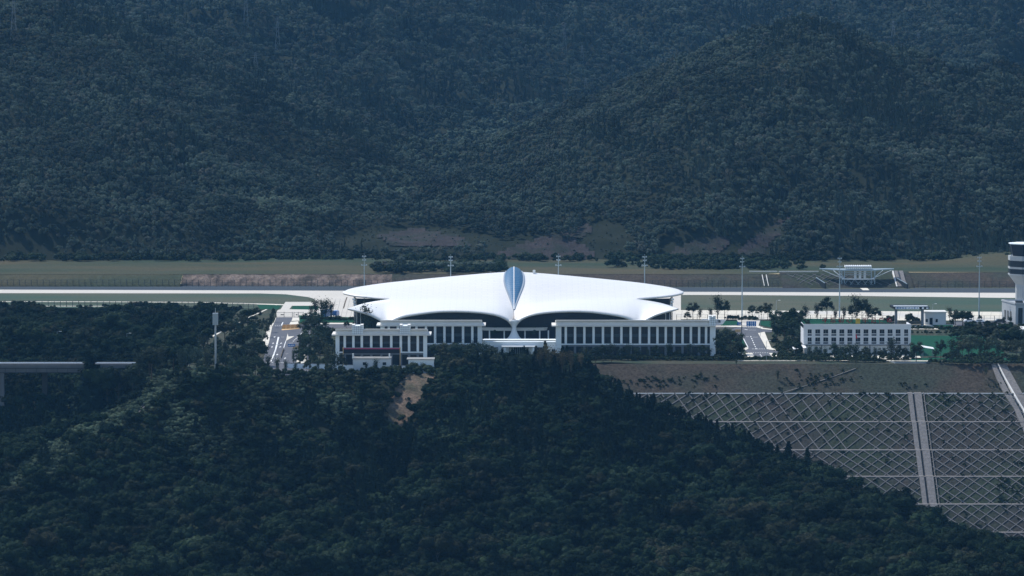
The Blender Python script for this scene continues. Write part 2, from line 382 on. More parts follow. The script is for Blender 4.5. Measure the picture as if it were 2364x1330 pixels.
# ---- the mountain behind the airfield
def smax(*a, k=8.0):
    a = np.stack(a); m = a.max(0); return m + k*np.log(np.exp((a-m)/k).sum(0))
def ridge(x, y, P, slope):
    """cone-sided ridge along the polyline P = [(x, y, z)], falling off at the slope"""
    best = None
    for (x0, y0, z0), (x1, y1, z1) in zip(P[:-1], P[1:]):
        dx, dy = x1-x0, y1-y0; t = np.clip(((x-x0)*dx+(y-y0)*dy)/(dx*dx+dy*dy), 0, 1)
        d = np.hypot(x-x0-t*dx, y-y0-t*dy); h = z0+t*(z1-z0) - slope*d
        best = h if best is None else np.maximum(best, h)
    return best
def mountain_z(x, y):
    n1 = fbm(x, y, 120, 4, 3); n2 = fbm(x, y, 34, 3, 9)
    xs = x + 14*fbm(x, y, 70, 3, 21)
    base = 4.6 + 0.0*x
    rg = 11*(1-2*np.abs(fbm(x*1.25, y*.6, 75, 3, 61)))-5.5
    yb = np.interp(x, [-420, -200, -140, 0, 90, 200, 420], [420, 430, 470, 640, 720, 700, 620])
    dd = np.maximum(y-yb, 0); far = 6 + 0.10*np.minimum(dd, 420) + 0.165*np.clip(dd-420, 0, 400) + .34*np.maximum(dd-820, 0) + (6*n1 + rg*1.5)*np.clip(dd/300, .25, 1.6)
    spurA = ridge(xs, y, [(150, 640, 118), (134, 556, 99), (60, 500, 62), (20, 450, 34)], .44) + 4*n1 + rg*.8
    spurB = ridge(xs, y, [(260, 620, 90), (228, 500, 64), (205, 430, 40), (195, 392, 18)], .42) + 4*n1
    spurC = ridge(xs, y, [(-70, 440, 20), (10, 428, 25), (60, 420, 24), (90, 400, 17)], .30) + 1.5*n1
    left = ridge(xs, y, [(-340, 900, 150), (-250, 660, 112), (-190, 520, 72), (-150, 405, 22)], .36) + 6*n1 + rg*.9
    leftB = ridge(xs, y, [(-420, 700, 150), (-300, 560, 95), (-255, 440, 52), (-240, 385, 22)], .36) + 5*n1
    z = smax(base, far, spurA, spurB, spurC, left, leftB, k=5) + 2.2*n2
    edge = np.clip((y-346)/26, 0, 1)
    return 4.6 + (np.maximum(z, 4.7)-4.6)*edge
xs_ = np.linspace(-760, 760, 230); ys_ = np.concatenate([np.linspace(345, 700, 110), np.linspace(706, 1900, 130)])
MX, MY = np.meshgrid(xs_, ys_); MZ = np.minimum(mountain_z(MX, MY), 330)
heightmesh('mountain', MX, MY, MZ, 'forest_floor')

def pixof(P):
    x = P[:, 0]-CAM.x; y = P[:, 1]-CAM.y; z = P[:, 2]-CAM.z; f = y*_c-z*_s; u = y*_s+z*_c
    return CX+F*x/f, CY-F*u/f
def jgrid(x0, x1, y0, y1, st, seed):
    rs = np.random.RandomState(seed); gx, gy = np.meshgrid(np.arange(x0, x1, st), np.arange(y0, y1, st))
    return (gx+rs.uniform(-.5, .5, gx.shape)*st).ravel(), (gy+rs.uniform(-.5, .5, gy.shape)*st).ravel(), rs
def scar_mask(px, py):          # terraced, thinly grown cut slopes at the foot of the mountain
    def bump(cx, cy, rx, ry): return ((px-cx)/rx)**2+((py-cy)/ry)**2 < 1
    return bump(1240, 590, 125, 42) | bump(1390, 555, 60, 42) | bump(1620, 580, 105, 36) | bump(1765, 545, 42, 32) | bump(1740, 580, 40, 30) | bump(960, 560, 190, 34) | bump(70, 575, 85, 20)

# ---- wooded hillside in front
TPS = []
for px, py, y in [(-300,755,90),(0,757,90),(200,760,86),(380,760,82),(480,770,60),(440,800,10),
    (-300,795,10),(0,795,10),(200,800,5),(360,805,0),(400,830,-30),(-300,855,-60),(0,855,-60),(200,855,-60),(330,855,-80),(450,850,-100),
    (-300,950,-110),(0,950,-115),(120,965,-120),(250,965,-132),(330,930,-140),(-100,1080,-150),(20,1060,-155),(110,1040,-158),(200,1010,-158),(290,955,-158),
    (390,888,-164),(300,960,-182),(200,1040,-200),(80,1110,-225),(0,1150,-240),(-150,1220,-262),
    (500,885,-166),(620,885,-166),(850,890,-168),(1000,892,-168),(1100,885,-152),(1250,873,-135),(1380,858,-112),
    (400,1010,-195),(600,1005,-195),(850,1005,-197),(1100,985,-187),(1300,965,-165),(1450,985,-155),
    (200,1200,-245),(500,1160,-240),(800,1160,-240),(1100,1145,-236),(1400,1135,-228),(1650,1130,-215),(1800,1190,-245),
    (0,1345,-300),(400,1345,-300),(800,1345,-300),(1200,1345,-300),(1600,1345,-310),(2000,1345,-325),(2364,1345,-335),(2600,1345,-335),
    (0,1650,-400),(800,1650,-400),(1600,1650,-400),(2364,1650,-420),(-300,1650,-400),(2700,1650,-420),
    (1470,920,-114),(1560,972,-134),(1700,1032,-158),(1820,1100,-182),(1950,1160,-205),(2100,1225,-232),(2230,1290,-262),(2364,1315,-290),(2550,1335,-300)]:
    p = Q(px, py, y); TPS.append((p.x, p.y, p.z))
for x, y, z in [(-60,-100,-3),(0,-80,-3),(-60,-40,-4),(40,-70,-6),(-40,40,-5),(100,-60,-12),(200,-60,-12),(300,-60,-12),(-100,150,-3),(-250,150,-2),(0,120,-5),(120,60,-10),(300,60,-10),
                (75,-120,-30),(110,-128,-40),(150,-140,-52),(150,-185,-62),(120,-158,-52),(200,-200,-68),(250,-160,-66),(320,-180,-70),(190,-130,-45),(260,-110,-40)]:
    TPS.append((x, y, z))
TP = np.array(TPS)
def _U(r2): return np.where(r2 > 1e-9, .5*r2*np.log(np.maximum(r2, 1e-9)), 0)
def tps_fit(P, lam=40.0):
    S = 100.0; xy = P[:, :2]/S; n = len(P); d2 = ((xy[:, None]-xy[None])**2).sum(-1)
    K = _U(d2)+np.eye(n)*lam*1e-4; A = np.zeros((n+3, n+3)); A[:n, :n] = K; A[:n, n] = 1; A[:n, n+1:] = xy; A[n, :n] = 1; A[n+1:, :n] = xy.T
    w = np.linalg.solve(A, np.concatenate([P[:, 2], np.zeros(3)])); return xy, w
_xy, _w = tps_fit(TP)
def hill_z(x, y):
    x = np.asarray(x, float); y = np.asarray(y, float); q = np.stack([x.ravel(), y.ravel()], 1)/100.0
    out = np.empty(len(q))
    for i in range(0, len(q), 20000):
        c = q[i:i+20000]; d2 = ((c[:, None]-_xy[None])**2).sum(-1); out[i:i+20000] = _U(d2)@_w[:-3] + _w[-3] + c@_w[-2:]
    out = out.reshape(x.shape) + 1.3*fbm(x, y, 30, 3, 5)
    dn = np.clip((-y-160)/45, 0, 1)
    xg = np.interp(y, [-340, -240, -170], [-43, -38, -33]); out = out - 7.0*np.exp(-((x-xg)/12)**2)*dn
    xg = np.interp(y, [-340, -250, -190], [-128, -112, -92]); out = out - 4.5*np.exp(-((x-xg)/11)**2)*dn
    xk = np.interp(y, [-340, -230, -130], [34, 22, 12]); out = out + 4.5*np.exp(-((x-xk)/26)**2)*np.clip((-y-118)/40, 0, 1)
    out = out + 5*fbm(x, y, 48, 2, 71)*dn
    return out
PLATEAU = [G(-900,700), G(0,704), G(380,706), G(560,711), G(520,742), G(465,790), G(440,830), G(425,862), G(400,872), G(760,870), G(1005,868), G(1060,858), G(1200,846), G(1390,837), G(1500,840), G(3200,840)]
PLATEAU = [(p.x, p.y) for p in PLATEAU]
def in_poly(x, y, poly):
    ins = np.zeros(x.shape, bool); n = len(poly)
    for i in range(n):
        x0, y0 = poly[i]; x1, y1 = poly[(i+1) % n]
        c = ((y0 > y) != (y1 > y)) & (x < (x1-x0)*(y-y0)/(y1-y0+1e-12)+x0); ins ^= c
    return ins
PLPOLY = PLATEAU+[(900, 262), (-900, 262)]
hx, hy = np.meshgrid(np.linspace(-460, 460, 210), np.linspace(-520, 150, 170))
HZ = hill_z(hx, hy); ins = in_poly(hx, hy, PLPOLY); HZ = np.where(ins, np.minimum(HZ, -1.2), np.minimum(HZ, 1.5))
hill = heightmesh('hillside', hx, hy, HZ, 'forest_floor')
b = MB(); b.sheet(PLPOLY, 0)
# skirt so that the plateau edge has depth
for (x0, y0), (x1, y1) in list(zip(PLATEAU[:-1], PLATEAU[1:]))[:-3]: b.add([(x0,y0,0),(x1,y1,0),(x1,y1-4,-4),(x0,y0-4,-4)], [(0,3,2,1)])
props(b.build('plateau_ground', 'plateau_soil'), kind='structure')

# ---- lattice slope profile on the right
LAT = []                        # (y, z) break points
def py_of(y, z, x=110): return proj((x, y, z))[1]
yy, zz = G(1900, 840)[1], 0.0
LAT.append((yy, zz))
def run_down(y, z, target, ang):
    t = math.tan(R(ang)); lo, hi = 0, 80
    for _ in range(40):
        m = (lo+hi)/2
        if py_of(y-m, z-m*t) < target: lo = m
        else: hi = m
    return y-m, z-m*t
y1, z1 = run_down(yy, zz, 908, 32); LAT.append((y1, z1)); y2 = y1-2.0; LAT.append((y2, z1))
for tgt in (974, 1039, 1100, 1164, 1229, 1292):
    y1, z1 = run_down(LAT[-1][0], LAT[-1][1], tgt, 36); LAT.append((y1, z1)); LAT.append((y1-1.8, z1))
# ================================================================ FORESTS
# mountain trees
gx, gy, rs = jgrid(-390, 390, 348, 880, 2.9, 4)
gx2, gy2, _r = jgrid(-520, 520, 880, 1800, 4.1, 5); gx = np.concatenate([gx, gx2]); gy = np.concatenate([gy, gy2])
gz = mountain_z(gx, gy); P = np.stack([gx, gy, gz], 1); px, py = pixof(P)
den = fbm(gx, gy, 60, 3, 44)
ok = (px > -520) & (px < 2880) & (py > -70) & (gy > 350+6*fbm(gx, gx*0, 40, 2, 2))
scar = scar_mask(px, py); ok &= ~(scar & (rs.rand(len(px)) > .3)) & (rs.rand(len(px)) < .97)
P = P[ok]; den = den[ok]; n = len(P); s = rs.uniform(.27, .66, n)*(1+.3*den)*np.where(P[:, 1] > 880, 1.4, 1)*np.where(scar[ok], .3, 1)
pine = (fbm(P[:, 0], P[:, 1], 45, 3, 77) + rs.normal(size=n)*.25) > .28
pxm, pym = px[ok], py[ok]; dl = np.abs((pym-560)+(pxm-560)*.43)/1.09; hazy = (dl < 42+60*den) & (pxm > 380) & (pxm < 1250) & (rs.rand(n) < .62)  # trees along the diagonal band that take the haze-pale leaf colour
hazy |= (((pxm-1150)/150)**2+((pym-480)/40)**2 < 1) & (rs.rand(n) < .3)
MT = dict(P=P, s=s, pine=pine & ~hazy, hazy=hazy)
# hillside trees
gx, gy, rs = jgrid(-330, 330, -345, 140, 3.6, 8)
gz = hill_z(gx, gy); P = np.stack([gx, gy, gz], 1); px, py = pixof(P)
ins = in_poly(gx, gy-3, PLPOLY) | in_poly(gx, gy+1, PLPOLY)
lat_y = np.array([p[0] for p in LAT])[::-1]; lat_z = np.array([p[1] for p in LAT])[::-1]
below = (gx > 20) & (gy > lat_y[0]-3) & (gz < np.interp(gy, lat_y, lat_z)+1.0)
ok = ~ins & ~below & (px > -300) & (px < 2660) & (py < 1480) & (py > 690)
def bare(px, py):
    def el(cx, cy, rx, ry, a=0):
        c, s = math.cos(a), math.sin(a); u = (px-cx)*c+(py-cy)*s; v = -(px-cx)*s+(py-cy)*c; return (u/rx)**2+(v/ry)**2 < 1
    return el(940, 925, 66, 26, -.95) | el(915, 952, 40, 22, -1.1) | el(330, 900, 50, 9, -.9) | el(150, 722, 22, 24)
light = ((np.abs((py-885)-(390-px)*.70) < 40) & (px < 400)) | ((((px-470)/90)**2+((py-985)/80)**2 < 1) & (fbm(gx, gy, 12, 2, 5) > .02)) | ((((px-700)/130)**2+((py-950)/45)**2 < 1) & (fbm(gx, gy, 12, 2, 6) > .05))      # the pale shrubby crest at the left
BARE = bare(px, py+6)
SLIDE = [(903, 990), (886, 962), (900, 925), (920, 892), (942, 872), (1010, 868), (985, 890), (968, 928), (955, 965), (930, 995)]
BARE = BARE | in_poly(px, py, SLIDE)
gut = (((py-884)-(392-px)*.93 > -8) & ((py-884)-(392-px)*.93 < 30)) & (px > 300) & (px < 400)
ok &= ~gut & ~BARE & ~(light & (rs.rand(len(px)) > .12))
near = np.clip((py-900)/430, 0, 1)
keepp = rs.rand(len(px)) < (1-.55*near)
ok &= keepp
lightpts = P[light & ~ins & ~below]
P = P[ok]; near = near[ok]; px = px[ok]; py = py[ok]; n = len(P)
upper_left = (px < 640) & (py < 850)
s = rs.uniform(.42, .68, n)*np.where(upper_left, np.where(py > 790, rs.uniform(1.1, 1.7, n), rs.uniform(.85, 1.2, n)), 1)*np.where((px > 560) & (px < 1030) & (py < 925), .5, 1)*np.where(rs.rand(n) < .08, 1.4, 1) + .5*near*rs.uniform(.55, 1.3, n)
pn = fbm(P[:, 0], P[:, 1], 40, 3, 17) + rs.normal(size=n)*.22
pine = np.where(upper_left, pn > 9, np.where(py < 1120, pn > .08-.22*((px > 1000) & (px < 1750)), pn > .5))
order = np.argsort(-(py + s*60)); vis = (px[order] > 0) & (px[order] < 2364) & (py[order] < 1400)
big = order[vis][:150]; rest = np.setdiff1d(np.arange(n), big)
PLACES = [(330, 'at the bottom left corner of the view'), (700, 'below the pale crest of the left flank'), (1010, 'straight below the bare earth slide'), (1420, 'on the lower knoll below the entrance pavilion'), (1900, 'on the lower slope left of the lattice frame'), (9999, 'at the bottom right corner below the lattice')]
def forest_label(k, x, size):
    pl = next(p for lim, p in PLACES if x < lim); sz = 'very large' if size > QS[1] else 'large' if size > QS[0] else 'smaller'
    return '%s %s %s' % (sz, 'dark rounded broadleaf tree' if k == 'broad' else 'slim dark pine', pl)
FOREST_LABEL = {'broad': 'dark rounded broadleaf tree in the dense forest along the lower edge of the view',
                'pine': 'slim dark pine standing among the broadleaf trees low on the foreground hillside'}
QS = np.quantile(s[big], [.4, .75])
for i in big:
    k = 'pine' if pine[i] else 'broad'
    lb = forest_label(k, px[i], s[i]); tree(k, P[i], float(s[i])*(1.15 if k == 'pine' else 1), lb, lb.replace(' tree ', ' trees ').replace('pine ', 'pines '), _tr.uniform(.9, 1.15))
def crowns_of(kind):
    return [FIRST[(kind, v)] for v in range(len(CROWNS[kind])) if (kind, v) in FIRST]
HT = dict(P=P[rest], s=s[rest], pine=pine[rest])
# ---- the small woody growth on the hillside
rsx = np.random.RandomState(12)
# ================================================================ MATERIALS OF THE AIRPORT
def roof_material():
    m = bpy.data.materials.new('white_roof'); m.use_nodes = True; nt = m.node_tree; n = nt.nodes; L = nt.links
    b = n['Principled BSDF']; b.inputs['Roughness'].default_value = .38; b.inputs['Specular IOR Level'].default_value = .45
    uv = n.new('ShaderNodeUVMap'); uv.uv_map = 'UVMap'; br = n.new('ShaderNodeTexBrick')
    br.inputs['Color1'].default_value = (.73,.70,.665,1); br.inputs['Color2'].default_value = (.70,.672,.64,1); br.inputs['Mortar'].default_value = (.655,.635,.61,1)
    br.inputs['Scale'].default_value = 1; br.inputs['Mortar Size'].default_value = .035; br.inputs['Brick Width'].default_value = 1.0; br.inputs['Row Height'].default_value = .5
    br.inputs['Mortar Smooth'].default_value = .3; br.inputs['Bias'].default_value = -.3
    L.new(uv.outputs[0], br.inputs[0]); L.new(br.outputs[0], b.inputs['Base Color']); MATS['white_roof'] = m
roof_material()
mat('white_paint', (.78,.78,.77), (.72,.72,.71), .4, rough=.5)
mat('white_steel', (.75,.76,.77), rough=.4, spec=.4)
mat('cream_stone', (.66,.64,.60), (.6,.58,.55), .3)
mat('office_stone', (.74,.78,.80), (.68,.72,.75), .5)
mat('grey_stone', (.16,.175,.20), (.13,.145,.165), .5)
mat('dorm_wall', (.62,.63,.65), (.57,.58,.60), .2)
mat('tower_panel', (.36,.38,.40), (.31,.33,.35), .3)
mat('dull_roof', (.30,.30,.29), (.24,.24,.235), .6)
mat('dark_glass', (.008,.016,.026), rough=.25, spec=.25)
mat('navy_glass', (.006,.012,.026), rough=.3, spec=.2)
mat('skylight_glass', (.03,.12,.24), (.045,.15,.28), .25, rough=.5, spec=.3)
mat('spandrel', (.045,.06,.07), rough=.3)
mat('dark_metal', (.03,.035,.04), rough=.5)
mat('fence_metal', (.06,.07,.075), rough=.5)
mat('galvanised', (.33,.37,.41), rough=.4, metal=.3)
mat('pylon_steel', (.2,.22,.24), rough=.6)
mat('mast_metal', (.30,.37,.42), rough=.4, metal=.2)
mat('sign_blue', (.015,.12,.36), rough=.4)
mat('sign_white', (.8,.82,.85), rough=.5)
mat('paint_white', (.72,.72,.7), rough=.7)
mat('paint_yellow', (.65,.42,.10), rough=.6)
mat('barrier_orange', (.62,.36,.16), (.6,.45,.25), 1.2, rough=.6)
mat('sign_red', (.20,.018,.015), rough=.5)
mat('flag_red', (.5,.01,.03), rough=.6)
mat('gold_panel', (.42,.30,.06), rough=.5)
mat('banner_red', (.42,.03,.12), rough=.6)
mat('banner_dark', (.02,.022,.03), rough=.5)
mat('shaded_concrete', (.06,.063,.07), (.045,.048,.052), .4)  # bridge concrete darkened: shade painted into the rear piers
mat('bridge_concrete', (.135,.14,.15), (.10,.105,.115), .3, detail=6, stretch=(1,1,.3))
mat('lattice_concrete', (.165,.16,.16), (.125,.122,.123), .6)
mat('rubble_stone', (.22,.205,.20), (.14,.135,.13), 1.3, detail=8, bump=.5)
mat('car_white', (.75,.75,.76), rough=.25, spec=.6)
mat('car_dark', (.03,.035,.045), rough=.25, spec=.6)
mat('car_blue', (.10,.20,.42), rough=.35, spec=.5)
mat('rubber', (.015,.015,.016), rough=.8)
mat('wet_concrete', (.22,.25,.28), rough=.6)

# ================================================================ GROUND SHEETS
def patch(name, m, pts, z, kind='structure'):
    b = MB(); b.sheet([tuple(G(px, py, z)[:2]) for px, py in pts], z); o = b.build(name, m); props(o, kind=kind); return o
def tilt(py, px): return py + .0032*px
patch('airfield_grass', 'airfield_grass', [(-700, 656), (3000, 664), (3000, 722), (700, 720), (600, 712), (-700, 709)], .01)
patch('runway', 'runway_asphalt', [(-700, tilt(658, -700)), (3000, tilt(658.5, 3000)), (3000, tilt(668.7, 3000)), (-700, tilt(668.7, -700))], .03)
patch('taxiway', 'runway_concrete', [(-700, tilt(668.7, -700)), (3000, tilt(668.7, 3000)), (3000, 694), (2300, 687.5), (1980, 683.2), (1700, 681.2), (1572, 681), (1572, 742), (780, 742), (715, 741), (728, 693), (722, 689), (712, 686), (660, 679.5), (600, 677.5), (-700, 676)], .05)
patch('apron', 'concrete', [(1560, 716), (2330, 720), (2600, 722), (2600, 742), (1560, 737)], .07)
patch('service_road', 'runway_concrete', [(640, 742), (638, 722), (641, 716), (648, 714), (659, 697), (735, 697), (735, 706), (674, 706), (668, 714), (735, 715), (735, 742)], .09)
patch('path', 'pale_paving', [(-200, 695.3), (250, 696.2), (470, 697.5), (655, 702.5), (655, 704.5), (470, 698.6), (250, 697.2), (-200, 696.4)], .05)
patch('path', 'pale_paving', [(640, 704), (636, 704), (560, 738), (462, 790), (468, 790), (566, 738)], .09)
patch('path', 'pale_paving', [(-200, 705.2), (420, 706.6), (420, 708), (-200, 706.6)], .05)
patch('plaza', 'pale_paving', [(1118, 779), (1300, 779), (1300, 784), (1118, 784)], .07)
patch('forecourt', 'road_asphalt', [(735, 748), (1700, 748), (1700, 758), (735, 758)], .05)
patch('plaza', 'pale_paving', [(735, 745), (880, 746), (880, 748.5), (735, 748)], .09)
# lawns
patch('lawn', 'lawn', [(690, 728), (880, 735), (880, 744.5), (692, 744.5)], .11)
patch('lawn', 'lawn', [(667, 775), (666, 770), (671, 767), (690, 762), (735, 757), (735, 774), (690, 775), (672, 777)], .11)
patch('lawn', 'lawn', [(674, 714), (735, 715), (735, 706.5), (676, 706.5)], .11)
patch('lawn', 'lawn', [(594, 704), (650, 704.5), (642, 714), (600, 714)], .11)
patch('lawn', 'lawn', [(1665, 741), (1705, 741), (1711, 749), (1665, 752)], .11)
patch('lawn', 'lawn', [(1755, 741), (1790, 741), (1790, 757), (1765, 753), (1755, 750)], .11)
patch('lawn', 'lawn', [(1690, 778), (1714, 778), (1722, 802), (1690, 800)], .09)
patch('lawn', 'lawn', [(1830, 735), (2058, 738), (2058, 752), (1830, 752)], .11)
patch('lawn', 'lawn', [(2102, 774), (2270, 776), (2330, 822), (2102, 822)], .11)
patch('lawn', 'lawn', [(2150, 750), (2200, 750), (2200, 760), (2168, 760)], .11)
patch('lawn', 'lawn', [(2104, 826), (2340, 826), (2340, 836), (2104, 836)], .09)
patch('paving', 'pale_paving', [(2070, 749), (2210, 749), (2210, 752), (2168, 760.5), (2085, 760)], .07)
patch('paving', 'pale_paving', [(1872, 816), (2120, 817), (2128, 829), (1890, 829)], .09)
patch('parking_lot', 'road_asphalt', [(2200, 742), (2364, 742), (2364, 752), (2200, 752)], .11)
patch('path', 'pale_paving', [(2040, 832), (2318, 832.6), (2318, 834.2), (2040, 833.8)], .13)
patch('path', 'pale_paving', [(1700, 832.4), (1960, 832), (1960, 833.2), (1700, 833.4)], .13)
patch('paving', 'pale_paving', [(1060, 845), (1100, 841), (1108, 848), (1096, 858), (1068, 860)], .13)
# left road
patch('road', 'road_asphalt', [(638, 733), (675, 733), (672, 745), (670, 749), (760, 749), (760, 752), (735, 758), (735, 792), (712, 800), (712, 866), (604, 866), (606, 842), (612, 815), (621, 790), (628, 756), (633, 745)], .15)
patch('pavement', 'pale_paving', [(638, 733), (633, 745), (628, 756), (621, 790), (614, 813), (609, 812), (604, 795), (612, 772), (622, 752), (632, 745), (637, 733)], .25)
patch('pavement', 'pale_paving', [(676, 734), (690, 734), (691, 740), (673, 741)], .25)
patch('pavement', 'pale_paving', [(671, 743), (688, 742), (690, 749), (668, 749)], .25)
patch('pavement', 'pale_paving', [(664, 770), (666, 777), (680, 776), (662, 786), (660, 787)], .25)
patch('pavement', 'pale_paving', [(697, 808), (710, 807), (706, 840), (690, 842), (684, 836)], .25)
# right road
patch('road', 'road_asphalt', [(1705, 755), (1744, 755), (1760, 757), (1782, 760), (1782, 767), (1752, 768), (1768, 806), (1800, 810), (1793, 815), (1800, 828.5), (1740, 828.5), (1722, 811), (1714, 806), (1727, 803), (1712, 778), (1690, 772), (1690, 760)], .15)
patch('pavement', 'pale_paving', [(1750, 769), (1765, 766), (1772, 783), (1781, 803), (1800, 810), (1770, 806)], .25)
patch('pavement', 'pale_paving', [(1711, 802), (1727, 802), (1728, 805), (1722, 808), (1714, 808)], .25)
patch('pavement', 'pale_paving', [(1721, 815), (1737, 815), (1743, 827), (1728, 827)], .25)
patch('pavement', 'pale_paving', [(1775, 815), (1789, 815), (1799, 828), (1786, 828)], .25)
patch('pavement', 'pale_paving', [(1652, 752), (1712, 752), (1712, 755), (1652, 755)], .25)
patch('pavement', 'pale_paving', [(1744, 755), (1752, 752), (1762, 757), (1783, 760), (1782, 761.5), (1760, 759.5)], .27)
patch('driveway', 'runway_concrete', [(1700, 738), (1755, 739), (1750, 755), (1712, 754)], .13)
# painted markings
mk = MB()
def mquad(pts, z=.19, b=mk): b.sheet([tuple(G(px, py, z)[:2]) for px, py in pts], z)
def mline(pts, w, z=.19, b=mk):
    P = [G(px, py, z) for px, py in pts]
    for p, q in zip(P[:-1], P[1:]):
        d = (q-p).normalized(); s = Vector((-d.y, d.x, 0))*w/2; b.add([p-s, q-s, q+s, p+s], [(0,1,2,3)])
mline([(643, 778), (638, 800), (633, 817), (624, 836)], .55)
mline([(653, 744), (650, 751)], .4)
mline([(660, 787), (655, 803)], .25)
for i in range(12): mline([(634.5+5*i, 752), (637.5+5*i, 752)], .9)
for i in range(10): mline([(612+5*i, 837), (615+5*i, 837)], .9)
for x, y in [(634, 778), (630.5, 792.5), (628, 801), (649, 792.5), (647, 801), (640, 818.5), (658, 827)]:
    c = G(x, y, .19); mk.sheet([(c.x-.45, c.y-.5), (c.x+.45, c.y-.5), (c.x, c.y+2.4)], .19); mk.sheet([(c.x-.12, c.y-2.6), (c.x+.12, c.y-2.6), (c.x+.12, c.y-.52), (c.x-.12, c.y-.52)], .19)
mline([(649, 778), (656, 778)], .5); mline([(667, 792.5), (676, 792)], .6); mline([(632, 827), (644, 827)], .4); mline([(659, 817), (666, 817)], .4); mline([(680, 810), (687, 810)], .3)
for i in range(7): mline([(677+3*i, 788-3*i), (678+3*i, 787-3*i)], .5)
for i in range(9): mline([(1716+5.3*i, 755), (1719+5.3*i, 755)], 1.1)
for i in range(6): mline([(1737+5.2*i, 805.5), (1740+5.2*i, 805.5)], 1.1)
for i in range(9): mline([(1727+5.4*i, 814.5), (1730+5.4*i, 814.5)], 1.1)
for i in range(7): mline([(1733+2*i, 776+4.6*i), (1734+2*i, 778.5+4.6*i)], .3)
mline([(1715, 779), (1727, 802)], .3); mline([(1721, 777), (1729, 777.5)], .5); mline([(1737, 778.5), (1750, 778.5)], .5); mline([(1754, 817), (1761, 826)], .2); mline([(1718, 760), (1726, 761.5)], .7); mline([(1730, 762), (1745, 762)], .5)
props(mk.build('road_markings', 'paint_white'), kind='structure')

# ================================================================ BANK AND FIELD BEHIND THE RUNWAY
def bank(name, x0px, x1px, m, ztop, y0=250, y1=258, seed=1, rough=.3, nx=120):
    x0 = Q(x0px, 650, 255).x; x1 = Q(x1px, 650, 255).x; nx = max(8, int((x1-x0)/.7)); ny = 9
    X, T = np.meshgrid(np.linspace(x0, x1, nx), np.linspace(0, 1, ny)); Y = y0+(y1-y0)*T + rough*2.5*fbm(X, T*8, 3.0, 4, seed)*(1-T)
    Z = ztop*T**.8 + rough*1.6*fbm(X, T*9, 1.8, 3, seed+5)*np.sin(np.pi*T); Z[0] = -.3; Z[-1] = ztop
    return heightmesh(name, X, Y, Z, m)
bank('grassy_bank', -800, 420, 'field_grass', 4.4, 245, 260)
bank('rock_cutting', 420, 905, 'rock_cut', 4.5, 250, 260, 3, .8)
bank('grassy_bank', 905, 1812, 'bank_grass', 4.5, 244, 260)
bank('grassy_bank', 2100, 3100, 'bank_grass', 5.2, 240, 260)
bank('lattice_bank', 1800, 2100, 'scar_soil', 5.6, 236, 260, 5, .1)
X, Y = np.meshgrid(np.linspace(-620, 620, 240), np.linspace(259.6, 362, 46))
pxx, _ = pixof(np.stack([X.ravel(), Y.ravel(), X.ravel()*0], 1)); pxx = pxx.reshape(X.shape)
T = np.clip((Y-260)/20, 0, 1)
Z = np.interp(pxx, [-800, 400, 905, 1790, 1810, 2110, 2300, 3000], [4.4, 4.45, 4.5, 4.5, 5.6, 5.4, 5.2, 5.2])*(1-T) + 4.9*T + .7*T*fbm(X, Y, 40, 4, 6)
Z += 3.2*np.exp(-((pxx-2300)/110)**2)*np.clip((Y-280)/50, 0, 1)+1.2*np.exp(-((pxx-760)/200)**2)*np.clip((Y-290)/40, 0, 1)
Z[-4:] = np.minimum(Z[-4:], 4.4)
heightmesh('meadow', X, Y, Z, 'field_grass')

# ================================================================ FENCES
def fence(pts, h, step, label, group=None, m='fence_metal', bars=.55, rails=(.15, .55, .97), wire=.035, z=0.0):
    P = [Vector(p) for p in pts]; L = [0]
    for a, b_ in zip(P[:-1], P[1:]): L.append(L[-1]+(b_-a).length)
    def at(s):
        for i in range(len(P)-1):
            if s <= L[i+1]+1e-6: return P[i].lerp(P[i+1], (s-L[i])/(L[i+1]-L[i]))
        return P[-1]
    t = thing('fence', label, 'fence', tuple(P[0]), group)
    mb = MB()
    for a, b_ in zip(P[:-1], P[1:]):
        for r in rails: mb.beam(a+Vector((0,0,h*r)), b_+Vector((0,0,h*r)), .05, .07)
    n = int(L[-1]/bars)
    for i in range(n): q = at(i*bars); mb.box(q.x-wire/2, q.x+wire/2, q.y-wire/2, q.y+wire/2, q.z+.1, q.z+h*.97)
    o = mb.build('mesh_panel', m, t); o['kind'] = 'stuff'
    pm = MB(); pm.box(-.09, .09, -.09, .09, 0, h); pme = None
    k = int(L[-1]/step)+1
    for i in range(min(k, 280)):
        q = at(i*step)
        if pme is None: po = pm.build('post', m, t, base=(0,0,0)); pme = po.data
        else: po = bpy.data.objects.new('post', pme); COL.objects.link(po); po.parent = t
        po.location = q-P[0]
    return t
fence([(-290, 246.5, 0), (-95, 246.5, 0), (116, 241, 0)], 3.0, 2.6, 'long dark mesh fence along the far side of the runway, left of the viewing platform', bars=.4)
fence([(176, 238, 0), (290, 238, 0)], 3.0, 3.2, 'dark mesh fence beyond the runway between the stairway and the control tower', bars=.4)
fence([G(-30, 708, 0), G(300, 709, 0), G(480, 711, 0), G(592, 716, 0)], 2.5, 2.5, 'dark wire fence between the airfield grass and the wooded hollow at left', bars=1.2, wire=.02)
fence([G(1562, 739, 0), G(1700, 739.5, 0), G(1850, 739.5, 0), G(2045, 741, 0)], 2.2, 4.0, 'thin wire fence in front of the cream apron, right of the terminal', bars=1.6, wire=.02)
fence([G(2200, 741.5, 0), G(2330, 742, 0)], 2.2, 4.0, 'thin wire fence behind the car park beside the control tower', bars=1.6, wire=.02)
